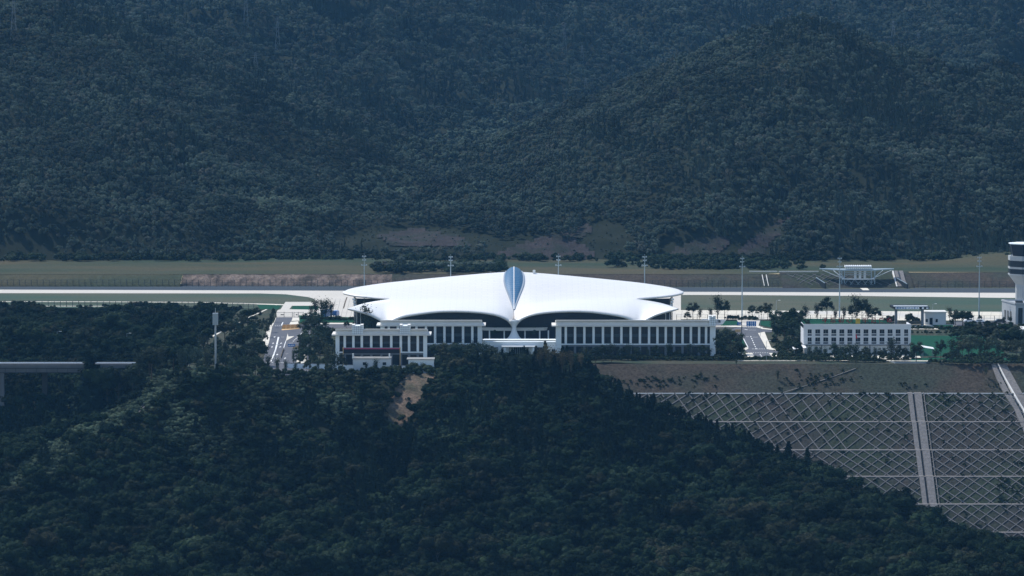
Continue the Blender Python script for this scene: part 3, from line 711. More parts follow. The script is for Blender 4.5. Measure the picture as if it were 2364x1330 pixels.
# gate across the left road
t = thing('gate', 'wide dark double-leaf gate closing the left road before the apron', 'gate', tuple(G(637, 733)))
a, c = G(637, 733), G(700, 733)
for k, (s, e) in enumerate([(0, .3), (.3, .6), (.66, .82), (.82, 1)]):
    p, q = a.lerp(c, s), a.lerp(c, e); b = MB()
    b.beam(p+Vector((0,0,.2)), q+Vector((0,0,.2)), .1); b.beam(p+Vector((0,0,2.0)), q+Vector((0,0,2.0)), .1)
    for i in range(int((q-p).length/.35)+1): r = p.lerp(q, i*.35/(q-p).length); b.box(r.x-.015, r.x+.015, r.y-.015, r.y+.015, .2, 2.0)
    b.build('gate_leaf', 'dark_metal', t)
for s in (0, .3, .6, .66, .82, 1): r = a.lerp(c, s); b = MB(); b.box(r.x-.1, r.x+.1, r.y-.1, r.y+.1, 0, 2.2); b.build('post', 'dark_metal', t)
for s in (.2, .26, .56+.2): r = a.lerp(c, s); b = MB(); b.box(r.x-.3, r.x+.3, r.y-.16, r.y-.12, .9, 1.25); b.build('sign_plate', 'dark_metal', t)
# ================================================================ TERMINAL
def catmull(P, n):
    P = [np.array(p, float) for p in P]; out = []
    for i in range(len(P)-1):
        p0 = P[i-1] if i else 2*P[0]-P[1]; p1, p2 = P[i], P[i+1]; p3 = P[i+2] if i+2 < len(P) else 2*P[-1]-P[-2]
        for k in range(n):
            t = k/n; out.append(.5*((2*p1)+(-p0+p2)*t+(2*p0-5*p1+4*p2-p3)*t*t+(-p0+3*p1-3*p2+p3)*t**3))
    out.append(P[-1]); return out
FE = [(1186.5,757,-19),(1196,743,-20),(1210,733.5,-20.5),(1232,726,-21),(1265,721,-21),(1310,718.5,-21),(1360,719.5,-21),(1405,725,-21),(1440,731.5,-21),(1463,741,-21),(1476,748,-21),(1488,741,-21),(1512,728,-21.5),(1540,719,-22),(1566,713,-22)]
ML = [(1186.5,716,-2),(1199,709,0),(1222,701,2),(1250,697,4),(1290,694,6),(1340,691,8),(1385,690,9),(1425,689.5,10),(1450,689.8,10),(1468,690.3,10),(1488,693,8),(1508,696,6),(1528,700,2),(1547,705.5,-6),(1566,712.7,-20)]
MU = ML[:10]+[(1490,688.3,11),(1513,686.3,12.5),(1536,684,14),(1559,681,17),(1578,677,22)]
RE = [(1186.5,627,38),(1204,628,38),(1236,630,38),(1276,633.2,38),(1322,637.3,38),(1372,642,38),(1416,646.3,38),(1455,650.3,37.5),(1481,653.3,37),(1500,655.8,36.5),(1519,658.6,36),(1536,661.3,35),(1552,664.4,33),(1567,668.6,30),(1578,674.5,26)]
NSUB = 5
def side(sgn):
    def W(L):
        out = []
        for i, (px, py, y) in enumerate(L):
            if sgn < 0: px = 2373 - px - 3.5*min(1, i/9)
            out.append(tuple(Q(px, py, y)))
        return catmull(out, NSUB)
    return W(FE), W(ML), W(MU), W(RE)
term = thing('airport_terminal', 'white terminal with a swooping winged roof and leaf-shaped blue skylight', 'terminal', (0, 0, 0))
def roof_side(sgn):
    Fe, Ml, Mu, Re = side(sgn); nc = len(Fe); V = []; Fc = []; UV = []; idx = {}
    VF = [0, .04, .1, .18, .3, .45, .62, .8, 1]; VR = [0, .1, .22, .36, .5, .64, .78, .9, .97, 1]
    split = 9*NSUB
    def vert(i, part, k):
        if part == 'r' and k == 0 and i <= split: return vert(i, 'f', len(VF)-1)
        key = (i, part, k)
        if key in idx: return idx[key]
        if part == 'f':
            v = VF[k]; a, c = Fe[i], Ml[i]; p = a+(c-a)*v; bl = min(1, i/6)
            p[2] = a[2]+(c[2]-a[2])*v + (abs(c[2]-a[2])*.35+.5)*bl*(math.sqrt(v)-v)*1.5
        else:
            v = VR[k]; a, c = Mu[i], Re[i]; p = a+(c-a)*v
            p[2] = a[2]+(c[2]-a[2])*(v+.10*math.sin(2*math.pi*v)*-.5) + (.5*math.sin(math.pi*v))
        idx[key] = len(V); V.append(tuple(p)); UV.append((p[0]*.22, p[1]*.28)); return idx[key]
    fs = []
    for i in range(nc-1):
        for k in range(len(VF)-1): fs.append([vert(i,'f',k), vert(i+1,'f',k), vert(i+1,'f',k+1), vert(i,'f',k+1)])
        for k in range(len(VR)-1): fs.append([vert(i,'r',k), vert(i+1,'r',k), vert(i+1,'r',k+1), vert(i,'r',k+1)])
    # far side of the roof falls away behind the crest
    back = {}
    def bvert(i, k):
        if k == 0: return vert(i, 'r', len(VR)-1)
        if (i, k) in back: return back[i, k]
        p = np.array(Re[i]); f = 1-(i/(nc-1))**3; p[1] += 10*k*f; p[2] -= (.8*k*k)*f+.02; back[i, k] = len(V); V.append(tuple(p)); UV.append((p[0]*.22, p[1]*.28)); return back[i, k]
    for i in range(nc-1):
        for k in range(3): fs.append([bvert(i,k), bvert(i+1,k), bvert(i+1,k+1), bvert(i,k+1)])
    if sgn < 0: fs = [f[::-1] for f in fs]
    return V, fs, UV, Fe, Mu, Re
for sgn in (1, -1):
    V, fs, UV, Fe, Mu, Re = roof_side(sgn)
    me = bpy.data.meshes.new('roof_wing'); me.from_pydata(V, [], fs); me.materials.append(MATS['white_roof'])
    me.polygons.foreach_set('use_smooth', [True]*len(fs))
    u = me.uv_layers.new(name='UVMap'); li = np.zeros(len(me.loops), np.int64); me.loops.foreach_get('vertex_index', li)
    u.data.foreach_set('uv', np.array(UV)[li].astype(np.float32).ravel())
    o = bpy.data.objects.new('roof_wing', me); COL.objects.link(o); o.parent = term
    o['label'] = 'right wing of the white roof' if sgn > 0 else 'left wing of the white roof'
    md = o.modifiers.new('thick', 'SOLIDIFY'); md.thickness = .55; md.offset = -1
    if sgn > 0: FeR, MuR, ReR = Fe, Mu, Re
    else: FeL, MuL, ReL = Fe, Mu, Re
# glass fronts under the arches
for sgn, Fe in ((1, FeR), (-1, FeL)):
    b = MB(); top = []; sub = Fe[4:9*NSUB+1]; step = 3
    for i in range(0, len(sub)-step, step):
        p, q = sub[i], sub[i+step]; y = -15.0
        b.add([(p[0], y, 0), (q[0], y, 0), (q[0], y, q[2]+.7), (p[0], y, p[2]+.7)], [(0,1,2,3)])
    b.build('glass_front', 'navy_glass', term)
    for i in range(0, len(sub), 3):
        p = sub[i]; b = MB(); b.box(p[0]-.07, p[0]+.07, -15.2, -15.02, 0, p[2]+.6); b.build('mullion', 'dark_metal', term)
    b = MB(); x0, x1 = sorted((sub[0][0], sub[-1][0])); b.box(x0, x1, -15.6, -15.1, 4.9, 5.25); b.build('transom', 'dark_metal', term)
# body behind the fronts and at the notches
def px_x(px, y): return Q(px, 700, y).x
b = MB()
b.prism([(px_x(905,-14.9), -14.6), (px_x(1462,-14.9), -14.6), (px_x(1462, 6), 6), (px_x(905, 6), 6)], 0, 7.2)
b.build('lower_hall', 'spandrel', term)
for sgn in (1, -1):
    X = (lambda px, y: px_x(px if sgn > 0 else 2369.5-px, y))
    pts = [(1490, -15), (1549, -15), (1551, 4)]
    b = MB(); b.add([(X(1470,-15), -14.9, 0), (X(1549,-15), -14.9, 0), (X(1549,-15), -14.9, 10.3), (X(1512,-15), -14.9, 9.6), (X(1486,-15), -14.9, 7.2), (X(1470,-15), -14.9, 6)], [(0,1,2,3,4,5)])
    b.add([(X(1549,-15), -14.9, 0), (X(1551,4), 4, 0), (X(1551,4), 4, 9.4), (X(1549,-15), -14.9, 10.3)], [(0,1,2,3)])
    b.build('side_glass', 'dark_glass', term)
    for k in range(7):
        x = X(1492+9*k, -15); b = MB(); zt = 7.6+min(2.4, k*.6); b.box(x-.12, x+.12, -15.15, -14.93, 0, zt); b.build('mullion', 'office_stone' if k > 4 else 'dark_metal', term)
    # wall seen through the notch
    b = MB(); b.add([(X(1460,15), 15, 0), (X(1546,15), 15, 0), (X(1553,30), 30, 0), (X(1553,30), 30, 12.6), (X(1546,15), 15, 12.7), (X(1460,15), 15, 12.4)], [(0,1,4,5), (1,2,3,4)])
    b.build('notch_glass', 'dark_glass', term)
    b = MB(); b.box(min(X(1476,14.5), X(1492,14.5)), max(X(1476,14.5), X(1492,14.5)), 14.3, 14.7, 0, 12.5); b.build('notch_pier', 'office_stone', term)
    for k in range(6):
        a = Vector((X(1544, 12)+sgn*.55*(k % 2), 12+ (k//2)*.9, 9.0)); z0 = 9.0 + .9*(k//2)
    for k in range(4):          # leaning white window frames at the wing end
        zb = 9.2+1.0*k
        b = MB(); xa, xb = X(1546, 12), X(1552, 12); xo = sgn*.22*k
        b.box(min(xa, xb)+xo, max(xa, xb)+xo, 12.0, 12.25, zb, zb+.72); b.build('end_frame', 'white_paint', term)
    # splayed foot of the roof between front and side arches
    zt = 7.6
    b = MB(); b.hexa([(X(1466,-21), -21.2, 0), (X(1486,-21), -21.2, 0), (X(1486,-21), -17, 0), (X(1466,-21), -17, 0)][::sgn], [(X(1461,-21), -21.2, zt), (X(1491,-21), -21.2, zt), (X(1491,-21), -16, zt), (X(1461,-21), -16, zt)][::sgn])
    b.build('roof_foot', 'white_roof', term)
# central column
b = MB(); c = G(1187, 782, 0)
b.lathe((Q(1187, 760, -19.5).x, -19.5, 0), [(3.1, 0), (2.5, .7), (1.75, 1.7), (1.15, 2.9), (.85, 4.0), (.78, 4.8), (.9, 5.6), (1.3, 6.6), (1.7, 7.4)], 24, 1, .8)
b.build('column', 'white_paint', term, smooth=True)
# skylight leaf
WID = [(618, 0), (622, 8), (627, 17.2), (633, 20), (640, 21.3), (652, 21.6), (660, 20.4), (668, 18.6), (676, 16), (684, 13), (692, 9.9), (700, 6.7), (708, 3.4), (716, .2)]
def roof_pt(i, v):
    a, c = MuR[i], ReR[i]; p = a+(c-a)*v
    p[2] = a[2]+(c[2]-a[2])*(v-.05*math.sin(2*math.pi*v)) + .5*math.sin(math.pi*v); return p
rows = []; NR = 26
for k in range(NR+1):
    v = k/NR; c0 = roof_pt(0, v); pyc = proj(c0)[1]; w = 1.05*np.interp(pyc, [a for a, _ in WID], [b_ for _, b_ in WID])*(c0[1]+1400)/F
    line = [roof_pt(i, v) for i in range(0, 16)]; r = []
    bul = .12+1.55*min(1, v*1.15)**.8
    for j in range(-4, 5):
        f = j/4; dx = w*abs(f); zr = np.interp(dx, [q[0]-c0[0] for q in line], [q[2] for q in line]); yr = np.interp(dx, [q[0]-c0[0] for q in line], [q[1] for q in line])
        r.append(Vector((c0[0]+w*f, yr, zr + .12 + bul*(1-f*f)**.75)))
    rows.append(r)
for k, (dy, ww, dz) in enumerate(((1.5, .86, .15), (2.8, .62, .5), (3.7, .3, 1.0))):
    base = rows[NR]; r = []
    for j in range(9): f = (j-4)/4; b0 = base[j]; r.append(Vector((base[4].x+(b0.x-base[4].x)*ww, b0.y+dy, b0.z - dz*(1-f*f)**.75)))
    rows.append(r)
for i in range(len(rows)-1):
    for sdn in (0, 4):
        b = MB(); b.grid([rows[i][sdn:sdn+5], rows[i+1][sdn:sdn+5]]); b.build('glass_pane', 'skylight_glass', term, smooth=True)
    b = MB(); r = rows[i+1]
    for j in range(8): b.beam(r[j]+Vector((0,0,.05)), r[j+1]+Vector((0,0,.03)), .08, .06)
    b.build('glazing_rib', 'galvanised', term)
b = MB()
for i in range(len(rows)-1): b.beam(rows[i][4]+Vector((0,0,.06)), rows[i+1][4]+Vector((0,0,.06)), .3, .2)
b.build('skylight_spine', 'white_paint', term)
for j in (0, 8):
    b = MB()
    for i in range(len(rows)-1): b.beam(rows[i][j]+Vector((0,0,-.1)), rows[i+1][j]+Vector((0,0,-.1)), .55, .7)
    b.build('skylight_kerb', 'galvanised', term)
# low white canopy ring round the entrance
b = MB(); L0 = [Q(px, 752, y) for px, y in [(1102,-13.5),(1118,-16),(1150,-17.2),(1187,-17.6),(1225,-17.2),(1256,-16),(1272,-13.5)]]
for p, q in zip(L0[:-1], L0[1:]): b.hexa([(p.x, p.y, 3.3), (q.x, q.y, 3.3), (q.x, q.y+3, 3.3), (p.x, p.y+3, 3.3)], [(p.x, p.y-.3, 4.4), (q.x, q.y-.3, 4.4), (q.x, q.y+3, 4.4), (p.x, p.y+3, 4.4)])
b.build('entrance_canopy', 'cream_stone', term)
for px in (1112, 1130, 1164, 1212, 1246, 1266): x = px_x(px, -16); b = MB(); b.box(x-.25, x+.25, -16.2, -15.8, 0, 3.3); b.build('canopy_post', 'white_paint', term)
# little box on the roof crest
p = Q(1233, 629, 37); b = MB(); b.box(p.x-.5, p.x+.5, 36.5, 37.5, p.z-.3, p.z+.9); b.build('roof_vent', 'white_paint', term)
for px in (1133,): p = Q(px, 632, 37); b = MB(); b.tube((p.x, 37, p.z-.5), (p.x, 37, p.z+.9), .06); b.build('roof_aerial', 'galvanised', term)

# ================================================================ OFFICE BUILDINGS
def zf(py, y): return Q(1182, py, y).z
def office(label, px0, px1, y, depth, top, eave0, eave1, cols, corner, podium, floorband, ledge, turrets=(), zbase=0):
    X = lambda px: Q(px, 760, y).x
    x0, x1 = X(px0), X(px1); t = thing('office_building', label, 'office building', ((x0+x1)/2, y+depth/2, zbase))
    zt, ze0, ze1, zp = zf(top, y), zf(eave0, y), zf(eave1, y), zf(podium, y)
    b = MB(); b.box(x0+.4, x1-.4, y+.6, y+depth, zbase-.5, ze1); b.build('wall', 'office_stone', t)
    b = MB(); b.box(x0+.55, x1-.55, y+.4, y+depth-.2, ze0, zt-1.5); b.build('roof', 'cream_stone', t)
    b = MB()                     # moulded parapet: profile swept along the front, with returns at the ends
    prof = [(-.25, ze0), (-.28, ze0+(zt-ze0)*.22), (.22, ze0+(zt-ze0)*.5), (.1, ze0+(zt-ze0)*.78), (-.35, ze0+(zt-ze0)*.86), (-.35, zt), (.35, zt), (.35, ze0)]
    n = len(prof); vs = [(x0, y+a, z) for a, z in prof]+[(x1, y+a, z) for a, z in prof]
    b.add(vs, [tuple(range(n)), tuple(range(n, 2*n))[::-1]]+[(i, n+i, n+(i+1) % n, (i+1) % n) for i in range(n)])
    b.hexa([(x0, y+.36, ze0), (x0+.5, y+.36, ze0), (x0+.5, y+depth, ze0), (x0, y+depth, ze0)], [(x0, y+.36, zt), (x0+.5, y+.36, zt), (x0+.5, y+depth, zt-1.45), (x0, y+depth, zt-1.45)]); b.hexa([(x1-.5, y+.36, ze0), (x1, y+.36, ze0), (x1, y+depth, ze0), (x1-.5, y+depth, ze0)], [(x1-.5, y+.36, zt), (x1, y+.36, zt), (x1, y+depth, zt-1.45), (x1-.5, y+depth, zt-1.45)])
    b.build('parapet', 'cream_stone', t)
    l0, l1 = X(ledge[0]), X(ledge[1])
    b = MB(); b.box(l0, l1, y-1.0, y+depth*.7, ze1, ze0-.01); b.build('eave', 'cream_stone', t)
    cw = corner/ (F/(y+1400)); colw = .82
    for xa, xb in ((x0, x0+cw), (x1-cw, x1)): b = MB(); b.box(xa, xb, y-.15, y+.58, zbase, ze1-.01); b.build('corner_pier', 'office_stone', t)
    xs = [X(c) for c in cols]
    for x in xs: b = MB(); b.box(x-colw/2, x+colw/2, y-.3, y+.58, zp+.02, ze1-.01); b.build('column', 'office_stone', t)
    for x in xs: b = MB(); b.box(x-colw/2, x+colw/2, y-.2, y+.58, zbase, zp-.42); b.build('pier', 'grey_stone', t)
    b = MB(); b.box(x0+cw, x1-cw, y-.35, y+.58, zp-.4, zp); b.build('podium_ledge', 'office_stone', t)
    b = MB(); b.box(x0+cw, x1-cw, y-.1, y+.57, zp-1.0, zp-.42); b.build('podium_band', 'grey_stone', t)
    edges = [x0+cw]+xs+[x1-cw]
    za, zb = zf(floorband[1], y), zf(floorband[0], y)
    for i, (xa, xb) in enumerate(zip(edges[:-1], edges[1:])):
        a = xa+(colw/2 if i else 0); c = xb-(colw/2 if i < len(edges)-2 else 0)
        if c-a < .3: continue
        for q0, q1 in ((zp+.02, za), (zb, ze1-.02)):
            w = MB(); w.box(a, c, y+.3, y+.56, q0, q1); wo = w.build('window', 'dark_glass', t)
            fr = MB(); mx = (a+c)/2
            for xx in (a+.04, mx, c-.04): fr.box(xx-.035, xx+.035, y+.24, y+.3, q0, q1)
            fr.box(a, c, y+.25, y+.29, (q0+q1)/2-.03, (q0+q1)/2+.03)
            f = fr.build('window_frame', 'dark_metal', wo)
        s = MB(); s.box(a, c, y+.22, y+.56, za, zb); s.build('spandrel', 'spandrel', t)
        g = MB(); g.box(a, c, y+.35, y+.56, zbase, zp-1.02); g.build('window', 'dark_glass', t)
    for ta, tb, tt in turrets:
        xa, xb = X(ta), X(tb); zz = zf(tt, y); b = MB(); b.box(xa, xb, y-.55, y+4.5, ze1+.05, zz); tr = b.build('turret', 'office_stone', t)
        b = MB(); b.box(xa-.05, xa+.9, y-.62, y+4.6, zz, zz+.28); b.box(xb-.9, xb+.05, y-.62, y+4.6, zz, zz+.28); b.build('coping', 'cream_stone', tr)
        b = MB(); k = int((xb-xa)/.65)
        for i in range(1, k): b.box(xa+i*(xb-xa)/k-.03, xa+i*(xb-xa)/k+.03, y-.575, y-.555, ze1+.1, zz-.05)
        for i in range(1, 5): b.box(xa, xb, y-.58, y-.556, ze1+(zz-ze1)*i/5-.03, ze1+(zz-ze1)*i/5+.03)
        b.build('joint', 'spandrel', tr)
    return t
office('long three-storey office with tall white columns, right of the terminal entrance', 1283, 1652, -87, 16, 739, 751, 753.8,
       [1306.2,1327.6,1349,1370.3,1392,1413.2,1434.6,1456,1477.4,1498.4,1517.8,1537,1556.3,1575.8,1595,1614,1630], 13, 793.5, (771, 778), (1274, 1652), [(1637, 1652, 731)])
office('columned office behind the turreted one, left of the terminal entrance', 878, 1112.5, -87, 16, 739, 750.5, 753,
       [897.5,918.5,940,961.5,983.3,1004.5,1026,1045.2,1069,1090.4], 10, 792.5, (770, 777), (869, 1121))
office('nearer columned office with two square tiled turrets on its parapet, at the left', 774.5, 986, -131, 15, 759.5, 771.5, 774.5,
       [795.8,815.8,835.2,857,880,903.2,925.3,944.3,964.5], 9, 812, (789, 794), (766, 995), [(813, 838, 752), (923, 947, 752)])

# entrance pavilion between the offices
y = -80.0; X = lambda px: Q(px, 800, y).x
t = thing('entrance_pavilion', 'low grey entrance block with slatted lit panels between the two columned offices', 'building', (X(1200), y+5, 0))
zt = 5.5; b = MB(); b.box(X(1114), X(1296), y, y+12, -.3, zt-.7); b.build('wall', 'office_stone', t)
b = MB(); b.box(X(1114), X(1296), y-.3, y+.4, zt-.44, zt); b.build('parapet', 'cream_stone', t)
b = MB(); b.box(X(1158), X(1239), y-3.2, y, 3.2, 3.5); b.build('canopy', 'white_paint', t)
b = MB(); b.box(X(1186), X(1212), y-.12, y-.01, .1, 2.9); d = b.build('glass_door', 'dark_glass', t)
for px in (1190, 1194.5, 1199, 1203.5, 1208): b = MB(); b.box(X(px)-.05, X(px)+.05, y-.2, y-.13, .1, 2.9); b.build('door_frame', 'galvanised', d)
for px in (1175, 1210.5):
    b = MB(); b.box(X(px), X(px+9.5), y-.1, y-.01, .4, 2.9); w = b.build('window', 'dark_glass', t)
    for k in range(5): b = MB(); b.box(X(px+.4), X(px+9), y-.3, y-.12, .6+.48*k, .82+.48*k); b.build('slat', 'white_paint', w)
for p0, p1 in ((1128, 1150), (1233, 1262)): b = MB(); b.box(X(p0), X(p1), y-.1, y-.01, 1.0, 2.9); b.build('window', 'dark_glass', t)
for k in range(4): b = MB(); b.box(X(1130), X(1150), y-.25, y-.12, 1.1+.45*k, 1.35+.45*k); b.build('louvre', 'galvanised', t)
for px in (1166, 1231): b = MB(); b.box(X(px)-.35, X(px)+.35, y-3.0, y-2.4, 0, 3.19); b.build('pier', 'office_stone', t)

# ================================================================ DORMITORY WITH ROOF LETTERS
y = -77.0; X = lambda px: Q(px, 780, y).x; Z = lambda py: zf(py, y)
t = thing('dormitory', 'white barracks block with two rows of small square windows and roof letters', 'building', (X(1979), y+7, 0))
x0, x1 = X(1855), X(2103); ztop, zmid = Z(748.5), Z(795.5)
b = MB(); b.box(x0+.35, x1-.35, y+.45, y+12.9, -.3, ztop-1.35); b.build('roof', 'cream_stone', t)
wc = [1869.3+18.55*i for i in range(13)]; wc[0] = 1869.3; hw = [4.7]+[5.7]*11+[4.7]
b = MB()                         # front wall pierced by the windows
rowsz = [(Z(775.6), Z(760.6)), (Z(794.2), Z(779.2))]
xe = [x0]; 
for c, h in zip(wc, hw): xe += [X(c-h), X(c+h)]
xe.append(x1); ze = [zmid, rowsz[1][0], rowsz[1][1], rowsz[0][0], rowsz[0][1], ztop]
for i in range(len(xe)-1):
    for j in range(len(ze)-1):
        if i % 2 == 1 and j in (1, 3): continue
        b.add([(xe[i], y, ze[j]), (xe[i+1], y, ze[j]), (xe[i+1], y, ze[j+1]), (xe[i], y, ze[j+1])], [(0,1,2,3)])
for i in range(1, len(xe)-1, 2):
    for j in (1, 3):
        a, c, d, e = xe[i], xe[i+1], ze[j], ze[j+1]
        b.add([(a,y,d),(c,y,d),(c,y+.4,d),(a,y+.4,d)], [(0,1,2,3)]); b.add([(a,y,e),(a,y+.4,e),(c,y+.4,e),(c,y,e)], [(0,1,2,3)])
        b.add([(a,y,d),(a,y+.4,d),(a,y+.4,e),(a,y,e)], [(0,1,2,3)]); b.add([(c,y,d),(c,y,e),(c,y+.4,e),(c,y+.4,d)], [(0,1,2,3)])
b.add([(x0,y,zmid),(x0,y,ztop),(x0,y+13,ztop-.36),(x0,y+13,zmid)], [(0,1,2,3)]); b.add([(x1,y,zmid),(x1,y+13,zmid),(x1,y+13,ztop-.36),(x1,y,ztop)], [(0,1,2,3)])
b.box(x0+.001, x1-.001, y+.001, y+.3, ztop-.02, ztop+.02); b.box(x0, x0+.3, y+.31, y+13, ztop-1.6, ztop-.35); b.box(x1-.3, x1, y+.31, y+13, ztop-1.6, ztop-.35)
b.build('wall', 'dorm_wall', t)
for i, c in enumerate(wc):
    for j, (q0, q1) in enumerate(rowsz):
        a, d = X(c-hw[i]), X(c+hw[i]); s = q0+(q1-q0)*.36
        b = MB(); b.box(a, d, y+.3, y+.42, s, q1); w = b.build('window', 'dark_glass', t)
        b = MB(); b.box((a+d)/2-.03, (a+d)/2+.03, y+.26, y+.3, s, q1); b.box(a, a+.05, y+.26, y+.3, s, q1); b.box(d-.05, d, y+.26, y+.3, s, q1); b.build('frame', 'galvanised', w)
        b = MB(); b.box(a, d, y+.05, y+.3, s-.18, s-.01); b.build('sill', 'dorm_wall', w)
        b = MB(); b.box(a, d, y+.28, y+.42, q0, s-.2); g = b.build('grille', 'spandrel', t)
        b = MB()
        for k in range(5): b.box(a+(d-a)*k/5+.05, a+(d-a)*(k+.5)/5+.05, y+.22, y+.27, q0+.05, s-.25)
        b.build('slats', 'grey_stone', g)
b = MB(); b.box(x0+.6, x1-.6, y+.6, y+12.6, -.3, zmid); b.build('ground_floor', 'grey_stone', t)
b = MB(); b.box(x0, x1, y+.01, y+13, zmid-.35, zmid-.01); b.build('soffit', 'grey_stone', t)
for i, c in enumerate(wc):
    b = MB(); b.box(X(c-4.5), X(c+4.5), y+.5, y+.59, .4, zmid-.6); b.build('window', 'dark_glass', t)
    if i % 3 == 1: b = MB(); b.box(X(c+8.4), X(c+10.4), y+.02, y+.5, 0, zmid-.36); b.build('pier', 'grey_stone', t)
# roof clutter
p = (X(1911+110), y+6); b = MB(); b.lathe((X(2073), y+5, ztop-1.3), [(2.2, 0), (2.2, .35), (1.5, .5)], 16, 1, .6); b.build('roof_dish', 'white_paint', t)
# lettering as its own sign
FONT = None
def text(name, body, size, loc, m, parent, ext=.06, base=None):
    cu = bpy.data.curves.new(name, 'FONT'); cu.body = body; cu.size = size; cu.extrude = ext; cu.align_x = 'CENTER'; cu.align_y = 'CENTER'; cu.resolution_u = 2; cu.offset = 0.012*size
    cu.materials.append(MATS[m]); tmp = bpy.data.objects.new(name, cu); COL.objects.link(tmp); dg = bpy.context.evaluated_depsgraph_get(); me = bpy.data.meshes.new_from_object(tmp.evaluated_get(dg)); bpy.data.objects.remove(tmp)
    me.materials.clear(); me.materials.append(MATS[m]); o = bpy.data.objects.new(name, me); COL.objects.link(o); o.rotation_euler = (math.pi/2, 0, 0)
    if parent: o.parent = parent; o.location = Vector(loc)-Vector(root_of(parent).location)
    else: o.location = loc
    return o
s = thing('rooftop_sign', 'dark red roof characters with a gold square among them, on the white barracks', 'sign', (X(1982), y+1.2, ztop))
b = MB(); b.beam((X(1895), y+1.5, ztop+.15), (X(2062), y+1.5, ztop+.15), .12)
for i in range(10): b.beam((X(1900+18*i), y+1.6, ztop-.4), (X(1900+18*i), y+1.6, ztop+1.9), .07)
b.build('support_frame', 'dark_metal', s)
for i, ch in enumerate('不忘初心'): text('character', ch, 2.0, (X(1905+18.6*i), y+1.4, ztop+1.15), 'sign_red', s)
b = MB(); b.box(X(1976), X(1986), y+1.2, y+1.4, ztop+.1, ztop+1.9); b.build('gold_square', 'gold_panel', s)
for i, ch in enumerate('牢记使命'): text('character', ch, 2.0, (X(1998+18.6*i), y+1.4, ztop+1.15), 'sign_red', s)
# ================================================================ CONTROL TOWER (right edge)
y = 80.0; X = lambda px: Q(px, 700, y).x; Z = lambda py: zf(py, y)
cx = X(2370); t = thing('control_tower', 'white control tower with dark glass cab and two banded floors at the right edge', 'control tower', (cx, y, 0))
sc = (y+1400)/F
def ring(r0, z0, r1, z1, m, name, n=8, rot=math.pi/8):
    b = MB(); vs = []
    for r, z in ((r0, z0), (r1, z1)):
        for i in range(n): a = rot+2*math.pi*i/n; vs.append((cx+r*math.cos(a), y+r*math.sin(a), z))
    b.add(vs, [(i, (i+1) % n, n+(i+1) % n, n+i) for i in range(n)]+[tuple(range(n))[::-1], tuple(range(n, 2*n))]); return b.build(name, m, t)
def W(px): return (2370-px)*sc*1.04
ring(W(2344), 0, W(2344), Z(656), 'tower_panel', 'shaft')
ring(W(2344), Z(656), W(2327), Z(634), 'tower_panel', 'flare')
ring(W(2326.5), Z(634), W(2326.5), Z(631), 'tower_panel', 'band')
ring(W(2327.5), Z(631)+.01, W(2327.5), Z(619.5), 'dark_glass', 'window_band')
ring(W(2326.5), Z(619.4), W(2326.5), Z(615), 'tower_panel', 'band')
ring(W(2327.5), Z(615)+.01, W(2327.5), Z(600.5), 'dark_glass', 'window_band')
ring(W(2326.5), Z(600.4), W(2326.5), Z(590), 'tower_panel', 'band')
ring(W(2335), Z(590)+.01, W(2329), Z(563), 'navy_glass', 'cab')
ring(W(2327.5), Z(563)+.01, W(2327.5), Z(561), 'office_stone', 'cab_roof')
for k in range(8):
    a = math.pi/8+2*math.pi*k/8; b = MB(); b.beam((cx+W(2335)*math.cos(a)*1.005, y+W(2335)*math.sin(a)*1.005, Z(590)), (cx+W(2329)*math.cos(a)*1.005, y+W(2329)*math.sin(a)*1.005, Z(563)), .12); b.build('mullion', 'dark_metal', t)
b = MB(); b.box(X(2331), X(2334), y-2, y-1.7, Z(590), Z(587)); b.build('equipment_box', 'galvanised', t)
for k in range(5):
    b = MB(); x = X(2344+5*k+3); b.box(x-.02, x+.02, y-W(2344)*.925-.03, y-W(2344)*.925-.01, 8, Z(660)); b.build('joint', 'grey_stone', t)
y = 50.0; X = lambda px: Q(px, 700, y).x; Z = lambda py: zf(py, y)
t = thing('tower_annex', 'low pale block with flat roof at the foot of the control tower', 'building', (X(2350), y+8, 0))
b = MB(); b.hexa([(X(2345), y, -.3), (X(2420), y, -.3), (X(2420), y+18, -.3), (X(2327), y+18, -.3)], [(X(2345), y, Z(700)-.4), (X(2420), y, Z(700)-.4), (X(2420), y+18, Z(700)-.4), (X(2327), y+18, Z(700)-.4)]); b.build('wall', 'tower_panel', t)
zt = Z(700); A = [(X(2345), y), (X(2420), y), (X(2420), y+18), (X(2327), y+18)]
b = MB()
for (xa, ya), (xb, yb) in zip(A, A[1:]+A[:1]): b.beam((xa, ya, zt-.2), (xb, yb, zt-.2), .5, .62)
b.build('parapet', 'tower_panel', t)
b = MB(); b.box(X(2351), X(2361), y-.1, y-.01, .4, Z(711)); b.build('window', 'dark_glass', t)
for k in range(3):
    f = .3+.2*k; p = Vector((X(2345), y, 0)).lerp(Vector((X(2327), y+18, 0)), f); q = Vector((X(2345), y, 0)).lerp(Vector((X(2327), y+18, 0)), f+.1)
    b = MB(); b.add([p+Vector((-.1,-.06,1)), q+Vector((-.1,-.06,1)), q+Vector((-.1,-.06,4.5)), p+Vector((-.1,-.06,4.5))], [(0,3,2,1)]); b.build('window', 'dark_glass', t)
b = MB(); b.box(X(2350), X(2366), y+5, y+8, zt-.3, zt+.35); b.build('roof_unit', 'dark_metal', t)
y = -10.0; X = lambda px: Q(px, 760, y).x; Z = lambda py: zf(py, y)
t = thing('garage', 'small white flat-roofed building cut by the right edge below the tower', 'building', (X(2370), y+4, 0))
b = MB(); b.box(X(2351), X(2440), y, y+12, -.3, Z(762)); b.build('wall', 'tower_panel', t)
